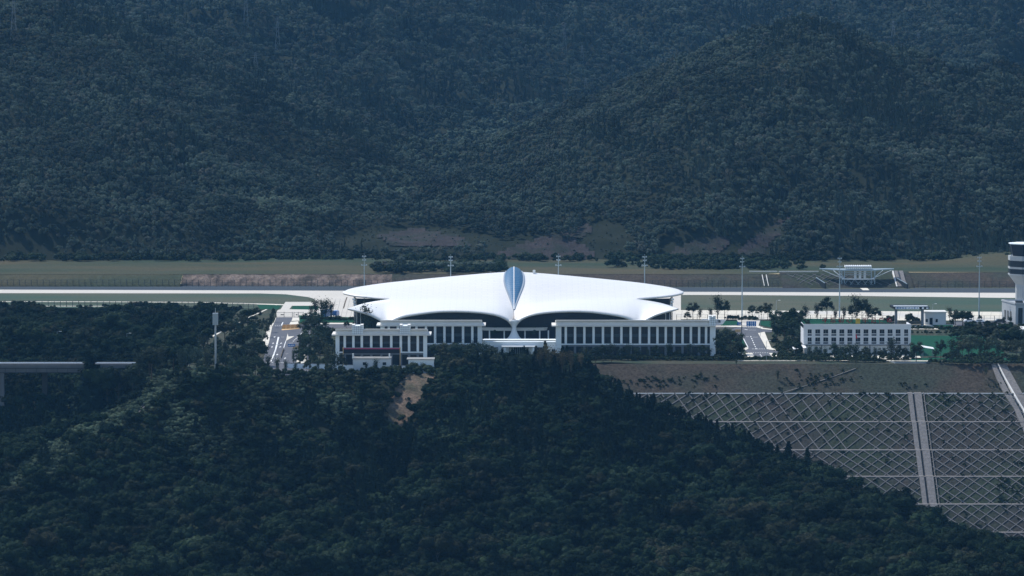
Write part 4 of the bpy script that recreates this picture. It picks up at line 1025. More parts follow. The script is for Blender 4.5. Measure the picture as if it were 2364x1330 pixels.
b = MB(); b.box(X(2350), X(2441), y-.3, y+12.3, Z(762)+.01, Z(762)+.35); b.build('roof', 'cream_stone', t)
b = MB(); b.box(X(2362), X(2375), y-.08, y-.01, .2, 2.6); b.build('door', 'grey_stone', t)

# ================================================================ GATE CANOPY AND GUARD HOUSE
y = 42.0; X = lambda px: Q(px, 730, y).x; Z = lambda py: zf(py, y)
t = thing('gate_canopy', 'dark gateway canopy with a pale lettered band and a round emblem', 'gate', (X(2102), y, 0))
b = MB(); b.hexa([(X(2066), y, Z(714.5)), (X(2145.5), y, Z(714.5)), (X(2145.5), y+7, Z(714.5)), (X(2058), y+7, Z(714.5)+.4)], [(X(2064), y, Z(708.5)), (X(2145.5), y, Z(708.5)), (X(2140), y+7, Z(708.5)+.3), (X(2058), y+7, Z(708.5)+.3)]); b.build('roof', 'dark_metal', t)
b = MB(); b.box(X(2067), X(2122), y-.15, y-.02, Z(714), Z(709)); b.build('name_band', 'office_stone', t)
for i, ch in enumerate('国家安全'): text('character', ch, .78, (X(2072+6.2*i), y-.2, Z(711.5)), 'sign_blue', t, .02)
for i, ch in enumerate('人人有人'): text('character', ch, .78, (X(2099+6.2*i), y-.2, Z(711.5)), 'sign_blue', t, .02)
b = MB(); c = (X(2130.5), y-.1, Z(711.5))
b.tube((c[0], y-.18, c[2]), (c[0], y-.02, c[2]), .42, n=16); b.build('emblem', 'office_stone', t)
b = MB(); b.box(X(2138), X(2143), y-.18, y-.02, Z(713), Z(710)); b.build('plate', 'office_stone', t)
b = MB(); b.hexa([(X(2064), y+1, Z(708.5)+.02), (X(2142), y+1, Z(708.5)+.02), (X(2142), y+3, Z(708.5)+.02), (X(2064), y+3, Z(708.5)+.02)], [(X(2064), y+1, Z(707)), (X(2142), y+1, Z(707)), (X(2142), y+3, Z(707)), (X(2064), y+3, Z(707))]); b.build('light_strip', 'office_stone', t)
for px in (2070, 2131): b = MB(); b.box(X(px)-.45, X(px)+.45, y+1.5, y+3.5, 0, Z(714.5)); b.build('pillar', 'grey_stone', t)
fence([(X(2040), y+2, 0), (X(2066), y+2, 0)], 1.9, 3, 'short dark railing left of the gate canopy', bars=.3, m='dark_metal', wire=.06)
t2 = thing('barrier_gate', 'dark sliding gate closed beneath the canopy', 'gate', (X(2100), y+2.4, 0))
b = MB(); b.box(X(2076), X(2127), y+2.3, y+2.45, .15, .3); b.box(X(2076), X(2127), y+2.3, y+2.45, 1.6, 1.75)
for i in range(60): x = X(2076)+(X(2127)-X(2076))*i/59; b.box(x-.04, x+.04, y+2.32, y+2.42, .3, 1.6)
b.build('grille', 'dark_metal', t2)
y = 48.0; X = lambda px: Q(px, 730, y).x; Z = lambda py: zf(py, y)
t = thing('guard_house', 'small white guard house with a dark door beside the gate canopy', 'building', (X(2160), y+4, 0))
b = MB(); b.box(X(2136), X(2184), y, y+7, -.2, Z(722)); b.build('wall', 'dorm_wall', t)
b = MB(); b.box(X(2134.5), X(2186), y-.4, y+7.4, Z(722)+.01, Z(719.5)); b.build('roof', 'cream_stone', t)
b = MB(); b.box(X(2146), X(2153), y-.1, y-.01, 0, Z(734)); b.build('door', 'dark_glass', t)
for px in (2137, 2160): b = MB(); b.box(X(px), X(px+5), y-.1, y-.01, 1.0, 2.2); b.build('window', 'dark_glass', t)

# ================================================================ VIEWING PLATFORM ON THE FAR BANK
y = 240.0; X = lambda px: Q(px, 640, y).x; Z = lambda py, yy=240.0: zf(py, yy)
t = thing('viewing_platform', 'white steel platform with ribbed roof built against the lattice bank across the runway', 'platform', (X(1982), y, 0))
z1, z2, z3 = zf(622, 243), zf(644, 240), zf(655, 238)
b = MB(); b.box(X(1940), X(2024), 241, 249, z1-.5, z1); b.build('deck', 'mast_metal', t)
b = MB(); b.hexa([(X(1896), 248, z1-.35), (X(1940)-.01, 241, z1-.35), (X(1940)-.01, 249, z1-.35), (X(1896), 250, z1-.35)], [(X(1896), 248, z1), (X(1940)-.01, 241, z1), (X(1940)-.01, 249, z1), (X(1896), 250, z1)]); b.build('deck_wing', 'mast_metal', t)
b = MB(); b.hexa([(X(2024)+.01, 241, z1-.35), (X(2068), 248, z1-.35), (X(2068), 250, z1-.35), (X(2024)+.01, 249, z1-.35)], [(X(2024)+.01, 241, z1), (X(2068), 248, z1), (X(2068), 250, z1), (X(2024)+.01, 249, z1)]); b.build('deck_wing', 'mast_metal', t)
zr = zf(615.5, 243); b = MB(); b.box(X(1952), X(2013), 241.5, 246, zr-.25, zr+.3); b.build('roof', 'white_steel', t)
for i in range(13): x = X(1953+4.9*i); b = MB(); b.box(x-.18, x+.18, 241.2, 246.3, zr-.35, zr+.5); b.build('roof_rib', 'white_steel', t)
for i in range(14): x = X(1953+4.5*i); b = MB(); b.box(x-.07, x+.07, 241.6, 241.75, z1, zr-.26); b.build('baluster', 'white_steel', t)
for px in (1944, 1950, 2012, 2020): x = X(px); b = MB(); b.beam((x, 241, 0), (x, 241, z1-.5), .35); b.build('post', 'mast_metal', t)
for px in (1976, 1987, 1998): x = X(px); b = MB(); b.box(x-.5, x+.5, 243, 243.8, z2, z1-.5); b.build('pier', 'white_steel', t)
for zz in (z1-1.3, z1-2.2): b = MB(); b.beam((X(1950), 241, zz), (X(2012), 241, zz), .16); b.build('rail', 'mast_metal', t)
arc = [(1945, 240.5), (1958, 239.2), (1975, 239.0), (1990, 239.0), (2005, 239.2), (2018, 240.5)]
b = MB()
for (a, ya), (c, yc) in zip(arc[:-1], arc[1:]): b.beam((X(a), ya, z2), (X(c), yc, z2), .7, .35)
b.build('lower_walkway', 'white_steel', t)
for a, c in ((1945, 1958), (1958, 1945), (1958, 1972), (1972, 1958), (1972, 1990), (1990, 1972), (1990, 2005), (2005, 1990), (2005, 2018), (2018, 2005)):
    b = MB(); b.beam((X(a), 239.6, .1), (X(c), 239.6, z2-.2), .14); b.build('brace', 'mast_metal', t)
for a, c in ((1900, 1947), (1925, 1948), (1935, 1950), (2060, 2014), (2040, 2016)):
    b = MB(); b.beam((X(a), 243, z1-.3), (X(c), 241, z2+.1), .2); b.build('brace', 'white_steel', t)
b = MB(); b.beam((X(1926), 242, zf(626, 242)), (X(1946), 240.5, zf(642, 240)), .35, .2); b.build('stair_string', 'white_paint', t)
patch('path', 'pale_paving', [(1976, 658), (1996, 658), (2007, 670), (1992, 670)], .06)
patch('meadow_strip', 'airfield_grass', [(1880, 655), (2100, 655), (2110, 667), (1870, 667)], .04)
# lattice ribs on that bank
t = thing('bank_ribs', 'diamond concrete ribs on the dark bank behind the viewing platform', 'slope ribs', (X(1950), 245, 2))
def bz(yy): return 5.6*max(0, min(1, (yy-236)/24))**.8
def ribline(pa, pb, w=.2, n=4, m='lattice_concrete'):
    b = MB(); A = []
    for i in range(n+1):
        px = pa[0]+(pb[0]-pa[0])*i/n; yy = pa[1]+(pb[1]-pa[1])*i/n; A.append(Vector((X(px), yy, bz(yy)+.2)))
    for p, q in zip(A[:-1], A[1:]): b.beam(p, q, w, .2)
    return b.build('rib', m, t)
for i in range(10):
    ribline((1822+20*i, 255), (1822+20*i+54, 239)); 
    ribline((1830+20*i, 255), (1830+20*i-44, 241)) if i > 2 else ribline((1822+20*i, 255), (1822+20*i-10*i, 255-5*i)) if i else None
b = MB(); b.beam((X(1804), 255.6, 5.9), (X(1896), 255.6, 5.9), .5, .4); b.build('coping', 'cream_stone', t)
b = MB(); b.beam((X(1735), 255.6, zf(627, 255)), (X(1800), 255.6, zf(627, 255)), .5, .4); b.build('coping', 'cream_stone', t)
for px in (1766.5, 1776): b = MB(); b.beam((X(px), 245, .4), (X(px-2), 255, 4.6), .3, .3); b.build('channel_side', 'cream_stone', t)
for (a, b_) in (((1884, 641, 1903, 651, 664, 651)), ((2070, 644, 2094, 652, 663, 655)),) if False else ():
    pass
def wingwall(label, p0, p1, yy0, yy1):
    A, B = Q(*p0, yy0), Q(*p1, yy1); w = thing('retaining_wall', label, 'wall', (A.x, A.y, 0))
    b = MB(); b.hexa([(A.x, A.y, -.2), (B.x, B.y, -.2), (B.x+.5, B.y+.4, -.2), (A.x+.5, A.y+.4, -.2)], [(A.x, A.y, A.z), (B.x, B.y, B.z), (B.x+.5, B.y+.4, B.z), (A.x+.5, A.y+.4, A.z)]); b.build('panel', 'dark_metal', w)
    b = MB(); b.beam(A+Vector((0,0,.1)), B+Vector((0,0,.1)), .25); b.build('coping', 'mast_metal', w)
wingwall('dark slanting wall left of the viewing platform', (1884, 641), (1904, 654), 244, 234)
wingwall('dark slanting wall at the foot of the far stairway', (2071, 643), (2094, 656), 244, 234)
t = thing('stairway', 'pale paved stairway climbing the far bank right of the viewing platform', 'stairway', (X(2082), 246, 0))
for a, c, m in ((2068, 2071, 'cream_stone'), (2073, 2080.5, 'rubble_stone'), (2084, 2093, 'rubble_stone')):
    b = MB(); b.hexa([(X(a), 238, -.2), (X(c), 238, -.2), (X(c), 256, 5.0), (X(a), 256, 5.0)], [(X(a), 238, .8), (X(c), 238, .8), (X(c), 256, 6.3), (X(a), 256, 6.3)]); b.build('ramp', m, t)
for k in range(14): b = MB(); zz = .6+.4*k; b.box(X(2080.7), X(2083.8), 238.5+1.2*k, 239.7+1.2*k, zz-.6, zz); b.build('step', 'grey_stone', t)

# ================================================================ LAMP MASTS
def lamp_mast(px, py_base, ytop_px, yy, label):
    p = G(px, py_base) if yy is None else Vector((Q(px, 700, yy).x, yy, 0)); h = zf(ytop_px, p.y)
    t = thing('lamp_mast', label, 'lamp mast', tuple(p), 'tall floodlight masts along the apron')
    P = Vector(p); b = MB(); b.tube(P, P+Vector((0,0,h*.5)), .30, .22, 10, False); b.tube(P+Vector((0,0,h*.5)), P+Vector((0,0,h)), .22, .10, 10); b.build('pole', 'mast_metal', t)
    for k, (fz, w) in enumerate(((.85, 1.25), (.93, .75), (.985, .8))):
        z = h*fz; b = MB(); b.beam(P+Vector((-w,0,z)), P+Vector((w,0,z)), .12); b.beam(P+Vector((0,-w,z)), P+Vector((0,w,z)), .12)
        for a in range(8):
            a0, a1 = a*math.pi/4, (a+1)*math.pi/4; b.beam(P+Vector((w*.8*math.cos(a0), w*.8*math.sin(a0), z+.25)), P+Vector((w*.8*math.cos(a1), w*.8*math.sin(a1), z+.25)), .06)
        b.build('platform', 'mast_metal', t)
        for sx in (-1, 1):
            b = MB(); b.box(P.x+sx*w*.75-.2, P.x+sx*w*.75+.2, P.y-.3, P.y+.3, z+.1, z+.45); b.build('floodlight', 'galvanised', t)
    b = MB()
    for i in range(10): z = h*(.86+.012*i); b.box(P.x+.28, P.x+.36, P.y-.2, P.y+.2, z, z+.05)
    b.tube(P+Vector((0,0,h)), P+Vector((0,0,h+.9)), .04); b.build('ladder', 'mast_metal', t)
lamp_mast(841, 0, 591, 70, 'lamp mast behind the left wing tip of the terminal')
lamp_mast(1040.5, 0, 592, 70, 'lamp mast behind the middle of the left terminal wing')
lamp_mast(1289, 0, 591, 70, 'lamp mast behind the terminal roof, just right of the blue skylight')
lamp_mast(1488, 0, 592, 70, 'lamp mast behind the right wing of the terminal')
lamp_mast(1713, 733.5, 596, None, 'lamp mast above the blue road signs on the right road')
lamp_mast(1938, 733, 596, None, 'lamp mast in front of the left side of the viewing platform')
lamp_mast(2260, 741, 594, None, 'lamp mast by the car park near the control tower')
# telecom pole with slatted panel
p = G(498, 862); h = zf(711, p.y); t = thing('telecom_pole', 'slender grey pole with a boxed slatted panel above the trees at left', 'telecom mast', tuple(p)); P = Vector(p)
b = MB(); b.tube(P, P+Vector((0,0,h*.8)), .38, .3, 10, False); b.tube(P+Vector((0,0,h*.8)), P+Vector((0,0,h)), .16, .07, 8); b.build('pole', 'galvanised', t)
z0, z1 = zf(750, p.y), zf(723, p.y); b = MB(); b.box(P.x-.85, P.x+.85, P.y-.85, P.y+.85, z0, z1); pn = b.build('panel_box', 'galvanised', t)
for i in range(9): zz = z0+(z1-z0)*(i+.5)/9; b = MB(); b.box(P.x-.9, P.x+.9, P.y-.93, P.y-.86, zz-.1, zz+.1); b.build('slat', 'mast_metal', pn)

# ================================================================ BRIDGE AT LEFT
y0, y1 = -120.0, -108.0; X = lambda px: Q(px, 850, y0).x; Z = lambda py, yy=y0: zf(py, yy)
t = thing('road_bridge', 'grey concrete girder bridge on tall piers crossing the wooded ravine at left', 'bridge', (X(100), -114, 0))
xa, xb = X(-420), X(216)
b = MB(); b.box(xa, X(306), y0, y1, -.55, -.02); b.build('deck', 'bridge_concrete', t)
for yy in (y0, y1-.35):
    b = MB(); b.box(xa, X(306), yy-.01, yy+.36, -.01, .85 if yy == y0 else .3); b.build('parapet', 'lattice_concrete' if yy == y0 else 'office_stone', t)
b = MB(); b.box(xa, xb, y0+.3, y0+1.3, Z(861), -.56); b.box(xa, xb, y1-1.6, y1-.6, Z(861), -.56); b.box(xa, xb, y0+4.5, y0+6, Z(861), -.56); b.build('girder', 'bridge_concrete', t)
b = MB(); b.box(xa, xb, y0-.1, y0+.29, Z(848), -.3); b.build('fascia', 'bridge_concrete', t)
b = MB()
for zz in (Z(850.2), Z(859.3)): b.box(xa, X(205), y0-.75, y0-.65, zz-.09, zz+.09)
b.build('rail', 'dark_metal', t)
for i in range(27): x = xa+(X(205)-xa)*i/26; b = MB(); b.box(x-.06, x+.06, y0-.74, y0-.66, Z(859), Z(850)); b.build('rail_post', 'dark_metal', t)
for pa, pc in ((-175, -160), (-84, -72), (-3, 9), (97, 109)):
    b = MB(); front = pa in (-3, -175); yy = y0+.6 if front else y1-3.4; x0p, x1p = Q(pa, 900, yy).x, Q(pc, 900, yy).x
    b.box(x0p, x1p, yy, yy+2.4, -34, Z(861)-1.2); pr = b.build('pier', 'bridge_concrete' if front else 'shaded_concrete', t)
    b = MB(); b.box(x0p-.15, x1p+.15, yy-.1, yy+3.4 if not front else y1-1, Z(861)-1.19, Z(861)-.01); b.build('pier_cap', 'bridge_concrete' if front else 'shaded_concrete', pr)
b = MB(); b.box(X(210), X(224), y0+.4, y1-.4, -2.6, -.56); b.build('abutment', 'bridge_concrete', t)
t = thing('kerb_line', 'pale kerb line at the roadside under the telecom pole', 'kerb', tuple(G(500, 838)))
b = MB(); b.beam(G(480, 838, .15), G(600, 838.5, .15), .4, .3); b.build('kerb', 'pale_paving', t)

# ================================================================ FOREGROUND SMALL BUILDINGS (left)
y = -146.0; X = lambda px: Q(px, 840, y).x; Z = lambda py: zf(py, y)
t = thing('white_hut', 'low white building with two small square windows under the long dark banner', 'building', (X(865), y+3, 0))
b = MB(); b.box(X(815), X(902), y, y+6, -.3, Z(829)); b.build('wall', 'dorm_wall', t)
b = MB(); b.box(X(813), X(903), y-.2, y+6.2, Z(829)+.01, Z(829)+.3); b.build('roof', 'dull_roof', t)
for px in (837.5, 883.5): b = MB(); b.box(X(px), X(px+8), y-.1, y-.01, Z(843), Z(836.5)); w = b.build('window', 'dark_glass', t); b = MB(); b.box(X(px-.8), X(px+8.8), y-.14, y-.02, Z(843)-.2, Z(843)-.02); b.build('sill', 'cream_stone', w)
for px in (813, 897): b = MB(); b.box(X(px), X(px+3.5), y+1, y+1.5, Z(829)+.3, Z(817)); b.build('roof_post', 'white_paint', t)
y = -141.0
t = thing('banner_frame', 'long dark slogan board with a crimson top edge before the turreted office', 'sign board', (X(858), y, 0))
X = lambda px: Q(px, 840, y).x
b = MB(); b.box(X(792), X(924), y, y+.3, Z(815.5), Z(806)); b.build('board', 'banner_dark', t)
b = MB(); b.box(X(792), X(924), y-.05, y+.3, Z(806)+.01, Z(804.3)); b.build('top_edge', 'banner_red', t)
b = MB(); b.box(X(791), X(925), y-.05, y+.35, Z(804.3)+.01, Z(802.6)); b.build('cap', 'grey_stone', t)
for px in (791.5, 923): b = MB(); b.box(X(px), X(px+1.6), y-.12, y+.4, 0, Z(802.2)); b.build('post', 'barrier_orange', t)
for px in (835, 880): b = MB(); b.box(X(px), X(px+1.6), y+.31, y+.6, 0, Z(808)); b.build('post', 'grey_stone', t)
y = -150.0; X = lambda px: Q(px, 850, y).x; Z = lambda py: zf(py, y)
t = thing('pump_house', 'plain square grey-white hut with a pale roof edge, right of the banner', 'building', (X(970), y+3, 0))
b = MB(); b.box(X(943), X(1001.5), y, y+6, -1, Z(830.5)); b.build('wall', 'office_stone', t)
b = MB(); b.box(X(939), X(1003), y-.3, y+6.3, Z(830.5)+.01, Z(829)); b.build('roof', 'dull_roof', t)
for px in (945, 966, 986): b = MB(); b.box(X(px), X(px+8), y-.1, y-.01, Z(857), Z(854.5)); b.build('vent', 'dark_metal', t)
t = thing('boundary_wall', 'long pale grey boundary wall along the edge of the plateau below the banner', 'wall', tuple(G(820, 856)))
b = MB()
A = [G(660, 851), G(770, 853), G(830, 855), G(938, 856)]
for p, q in zip(A[:-1], A[1:]): b.hexa([(p.x, p.y, -.3), (q.x, q.y, -.3), (q.x, q.y+.3, -.3), (p.x, p.y+.3, -.3)], [(p.x, p.y, 1.7), (q.x, q.y, 1.7), (q.x, q.y+.3, 1.7), (p.x, p.y+.3, 1.7)])
b.build('wall_face', 'office_stone', t)
for p, q in zip(A[:-1], A[1:]): b = MB(); b.beam(p+Vector((0,.15,1.78)), q+Vector((0,.15,1.78)), .45, .15); b.build('coping', 'grey_stone', t)

# ================================================================ SIGNS, BARRIERS, FLAG, SHELTERS
def road_sign(label, base, arms, hgt):
    P = G(*base); t = thing('road_sign', label, 'road sign', tuple(P)); b = MB(); b.tube(P, P+Vector((0,0,hgt)), .16, .12, 8); b.build('post', 'dark_metal', t)
    y = P.y; X = lambda px: Q(px, 760, y).x; Z = lambda py: zf(py, y)
    for (pa, pb, ta, tb, n) in arms:
        b = MB(); b.box(X(pa), X(pb), y-.3, y-.22, Z(tb), Z(ta)); s = b.build('board', 'sign_blue', t)
        for k in range(n):
            zz = Z(ta+(tb-ta)*(k+.5)/n)
            for f, w in ((.18, .5), (.45, .35), (.62, .35), (.82, .35)):
                if pb-pa < 15 and f < .2: continue
                b = MB(); xx = X(pa+(pb-pa)*f); b.box(xx-w/2, xx+w/2, y-.34, y-.31, zz-.16, zz+.16); b.build('lettering', 'sign_white', s)
        for zz in (Z(ta+2), Z(tb-2)): b = MB(); x2 = X((pa+pb)/2); b.beam((P.x, y-.1, zz), (x2, y-.1, zz), .1); b.build('arm', 'dark_metal', t)
    return t
road_sign('pair of blue direction boards, one small and one large, over the right road', (1712, 800), [(1702, 1711, 743, 751, 2), (1723, 1745.5, 741.5, 753.5, 3)], 10.0)
road_sign('single blue direction sign on a tall post at the left road fork', (694, 836), [(664.5, 681, 794, 800, 1)], 8.6)
def barrier(label, pts, h=1.15, m='barrier_orange', w=.5):
    P = [G(*p) for p in pts]; t = thing('barrier', label, 'barrier', tuple(P[0]))
    for p, q in zip(P[:-1], P[1:]):
        n = max(1, int((q-p).length/1.7)); d = (q-p).normalized()
        for i in range(n):
            a, c = p.lerp(q, i/n), p.lerp(q, (i+.93)/n); b = MB(); b.hexa([a+Vector((0,-w/2,0)), c+Vector((0,-w/2,0)), c+Vector((0,w/2,0)), a+Vector((0,w/2,0))], [a+Vector((0,-.1,h)), c+Vector((0,-.1,h)), c+Vector((0,.1,h)), a+Vector((0,.1,h))]); b.build('barrier_block', m, t)
barrier('row of orange barriers along the upper edge of the left road island', [(651, 760.5), (690, 759)], 1.1)
barrier('second row of orange barriers just behind the first on the left road island', [(652, 756.5), (691, 755)], 1.1)
barrier('slanting double line of orange barriers down the lower left road', [(655, 808), (648, 828)], .9, w=.8)
barrier('short row of striped orange barriers near the fork sign', [(676, 806.5), (690, 805)], 1.0)
barrier('orange barriers beside the post of the blue signs on the right road', [(1697, 768), (1711, 768)], 1.2)
patch('island', 'barrier_orange', [(652, 754.5), (691, 753.5), (692, 759), (650, 762.5)], .2)
P = G(1975, 824); t = thing('flagpole', 'flagpole with a limp crimson flag in front of the white barracks', 'flagpole', tuple(P))
b = MB(); b.tube(P, P+Vector((0,0,zf(770, P.y))), .07, .05, 6); b.build('pole', 'galvanised', t)
b = MB(); za, zb = zf(770.5, P.y), zf(781, P.y); rows = []
for i in range(6): f = i/5; rows.append([(P.x+.06, P.y, za-(za-zb)*f), (P.x+.25+.35*f, P.y-.1*math.sin(f*5), za-.1-(za-zb)*f), (P.x+.3+.6*f*(1-.5*f), P.y+.1, za-.5-(za-zb)*f*.9)])
b.grid(rows); b.build('flag', 'flag_red', t)
# white name wall beside the right office
y = 38.0; X = lambda px: Q(px, 740, y).x; Z = lambda py: zf(py, y)
t = thing('name_wall', 'white boat-shaped airport name wall with dark characters beyond the right office', 'sign', (X(1660), y, 0))
b = MB(); b.prism([(0,0)]*3, 0, 0) if False else None
v = [(X(1620), Z(749)), (X(1668), Z(749)), (X(1676), Z(739)), (X(1650), Z(736.5)), (X(1620), Z(736.5))]
b.add([(x, y, z) for x, z in v]+[(x, y+1, z) for x, z in v], [(0,1,2,3,4), (5,9,8,7,6)]+[(i, 5+i, 5+(i+1) % 5, (i+1) % 5) for i in range(5)]); b.build('wall_face', 'white_paint', t)
text('character', '机', 1.3, (X(1650), y-.1, Z(742.5)), 'dark_metal', t, .04); text('character', '场', 1.3, (X(1660), y-.1, Z(742.5)), 'dark_metal', t, .04)
# shelters
def shelter(label, pa, pc, py, yy, d, tiltz=.5):
    X = lambda px: Q(px, py, yy).x; z = zf(py, yy); t = thing('shelter', label, 'shelter', (X((pa+pc)/2), yy, 0))
    b = MB(); b.hexa([(X(pa), yy, z-.1-tiltz), (X(pc), yy, z-.1), (X(pc), yy+d, z+.2), (X(pa), yy+d, z+.2-tiltz)], [(X(pa), yy, z-tiltz), (X(pc), yy, z), (X(pc), yy+d, z+.3), (X(pa), yy+d, z+.3-tiltz)]); b.build('roof', 'white_paint', t)
    for x in (X(pa)+.3, X(pc)-.3):
        for q in (yy+.3, yy+d-.3): b = MB(); b.box(x-.07, x+.07, q-.07, q+.07, 0, z-.7); b.build('post', 'galvanised', t)
shelter('small white-roofed shelter at the left end of the white barracks', 1832, 1862, 803, -84, 9)
shelter('curved white canopy half hidden by trees, right of the white barracks', 2129, 2157, 806, -88, 4, -.7)
t = thing('planter_wall', 'low boat-shaped white retaining basin on the edge of the right bank', 'wall', tuple(G(2100, 843)))
b = MB(); A = [G(2056, 836.2), G(2066, 839), G(2138, 839), G(2147, 836)]
for p, q in zip(A[:-1], A[1:]): b.hexa([(p.x, p.y-.2, -1.2), (q.x, q.y-.2, -1.2), (q.x, q.y+.25, -1.2), (p.x, p.y+.25, -1.2)], [(p.x, p.y, .5), (q.x, q.y, .5), (q.x, q.y+.35, .5), (p.x, p.y+.35, .5)])
b.build('wall_face', 'wet_concrete', t)
# street lamps
def street_lamp(px, py, hpx, label):
    P = G(px, py) if py < 830 or px > 560 else Vector((Q(px, py, -60).x, -60, Q(px, py, -60).z)); h = hpx*(P.y+1400)/F
    t = thing('street_lamp', label, 'street lamp', tuple(P), 'street lamps'); b = MB(); b.tube(P, P+Vector((0,0,h)), .09, .06, 6); b.beam(P+Vector((0,0,h)), P+Vector((1.1,0,h+.15)), .07); b.build('pole', 'galvanised', t)
    b = MB(); b.box(P.x+.8, P.x+1.6, P.y-.15, P.y+.15, h+.1, h+.22); b.build('lamp_head', 'white_paint', t)
for px, py, hp, lb in [(132, 786, 20, 'white-headed lamp poking out of the woods, leftmost of three'), (293, 790, 20, 'white-headed lamp poking out of the woods, middle of three'), (465, 786, 22, 'white-headed lamp poking out of the woods by the telecom pole'),
    (1755, 778, 42, 'thin lamp post on the white pavement of the right road'), (1769, 833, 46, 'thin dark lamp post where the right road meets the bank'), (2113, 835, 40, 'lamp post at the corner of the white barracks'), (1792, 724, 30, 'thin lamp post on the far grass behind the right road'), (2153, 732, 30, 'thin lamp post behind the guard house'), (635, 836, 40, 'lamp post on the left road crossing'), (1431, 826, 30, 'lamp post before the middle of the right office')]:
    street_lamp(px, py, hp, lb)
# joints and stains on the apron
jb = MB()
for py in (720, 724, 728.5, 733): mline([(1562, py), (2325, py+1)], .12, .09, jb)
for k in range(36): mline([(1575+21*k, 717), (1572+21*k, 737)], .08, .09, jb)
for k in range(9): mline([(742+11*k, 690), (730+11*k, 740)], .08, .07, jb)
for py in (697, 708, 722): mline([(735, py), (812, py)], .12, .07, jb)
props(jb.build('apron_joints', 'rubble_stone'), kind='structure')
jb = MB(); mline([(801, 686), (797, 698), (793, 712)], .45, .08, jb); props(jb.build('tyre_stain', 'bare_earth'), kind='structure')
# cars
def car(px, py, rz, m, label, kind='car', sc=1.0):
    P = G(px, py, .05); t = thing('parked_'+kind, label, kind, (0, 0, 0), 'vehicles standing on the airfield')
    b = MB()
    if kind == 'car':
        prof = [(-2.2,.35),(-2.2,.85),(-1.5,1.0),(-1.0,1.48),(.9,1.48),(1.5,1.02),(2.25,.85),(2.25,.35)]
    else:
        prof = [(-2.8,.45),(-2.8,2.5),(1.2,2.5),(1.2,2.3),(2.0,2.2),(2.6,1.3),(2.8,1.2),(2.8,.45)]
    n = len(prof); b.add([(x, -.88, z) for x, z in prof]+[(x, .88, z) for x, z in prof], [tuple(range(n)), tuple(range(n, 2*n))[::-1]]+[(i, n+i, n+(i+1) % n, (i+1) % n) for i in range(n)]); b.build('body', m, t)
    b = MB()
    if kind == 'car': b.box(-1.05, .95, -.9, .9, 1.03, 1.4); b.box(1.0, 1.35, -.75, .75, 1.05, 1.3)
    else: b.box(1.25, 2.0, -.9, .9, 1.4, 2.05)
    b.build('windows', 'dark_glass', t)
    for x in (-1.4, 1.4):
        for yy in (-.8, .8): b = MB(); b.tube((x, yy-.12, .33), (x, yy+.12, .33), .33, n=12); w = b.build('wheel', 'rubber', t)
    t.location = P; t.rotation_euler = (0, 0, rz); t.scale = (sc,)*3; return t
car(2236, 744.5, .3, 'car_white', 'white parked car nearest the lamp mast, beside the trees', 'car')
car(2262, 746, 2.9, 'car_white', 'white parked car right of the lamp mast base', 'car')
car(2308, 745.5, .1, 'car_dark', 'dark parked car in front of the tower annex', 'car')
car(755, 733, 1.2, 'car_blue', 'blue service truck behind the thin trees left of the terminal', 'truck', 1.25)
car(776, 730, 1.4, 'car_blue', 'smaller blue service truck nearer the left wing of the terminal', 'truck', .9)
car(1700, 823, .1, 'car_white', 'white car half hidden by the trees beside the right road', 'car')

# ================================================================ LATTICE SLOPE (right foreground)
LX0, LX1 = 30.0, 240.0
b = MB(); rows = []
for yv, zv in LAT[:2]: rows.append([(x, yv - .004*(x-LX0)*0, zv) for x in np.linspace(LX0-30, LX1+60, 60)])
X, T = np.meshgrid(np.linspace(5, 300, 120), np.linspace(0, 1, 10)); Yb = LAT[0][0]+(LAT[1][0]-LAT[0][0])*T; Zb = LAT[0][1]+(LAT[1][1]-LAT[0][1])*T + .5*fbm(X, Yb, 7, 3, 8)*np.sin(np.pi*T)
heightmesh('grassy_slope', X, Yb, Zb, 'bank_grass')
prof = LAT[1:]+[(LAT[-1][0]-20, LAT[-1][1]-6)]
b = MB(); xsl = list(np.linspace(5, 300, 40)); b.grid([[(x, yv, zv) for x in xsl] for yv, zv in prof[::-1]]); props(b.build('slope_face', 'scar_soil'), kind='structure')
t = thing('lattice_slope_frame', 'diamond lattice of concrete ribs with ledges covering the cut slope at right', 'retaining frame', (150, LAT[2][0], LAT[2][1]))
XCH = [(133.6, 135.1), (135.8, 138.2)]        # stone strips either side of the drain
nrib = 0; RIBX = MB()
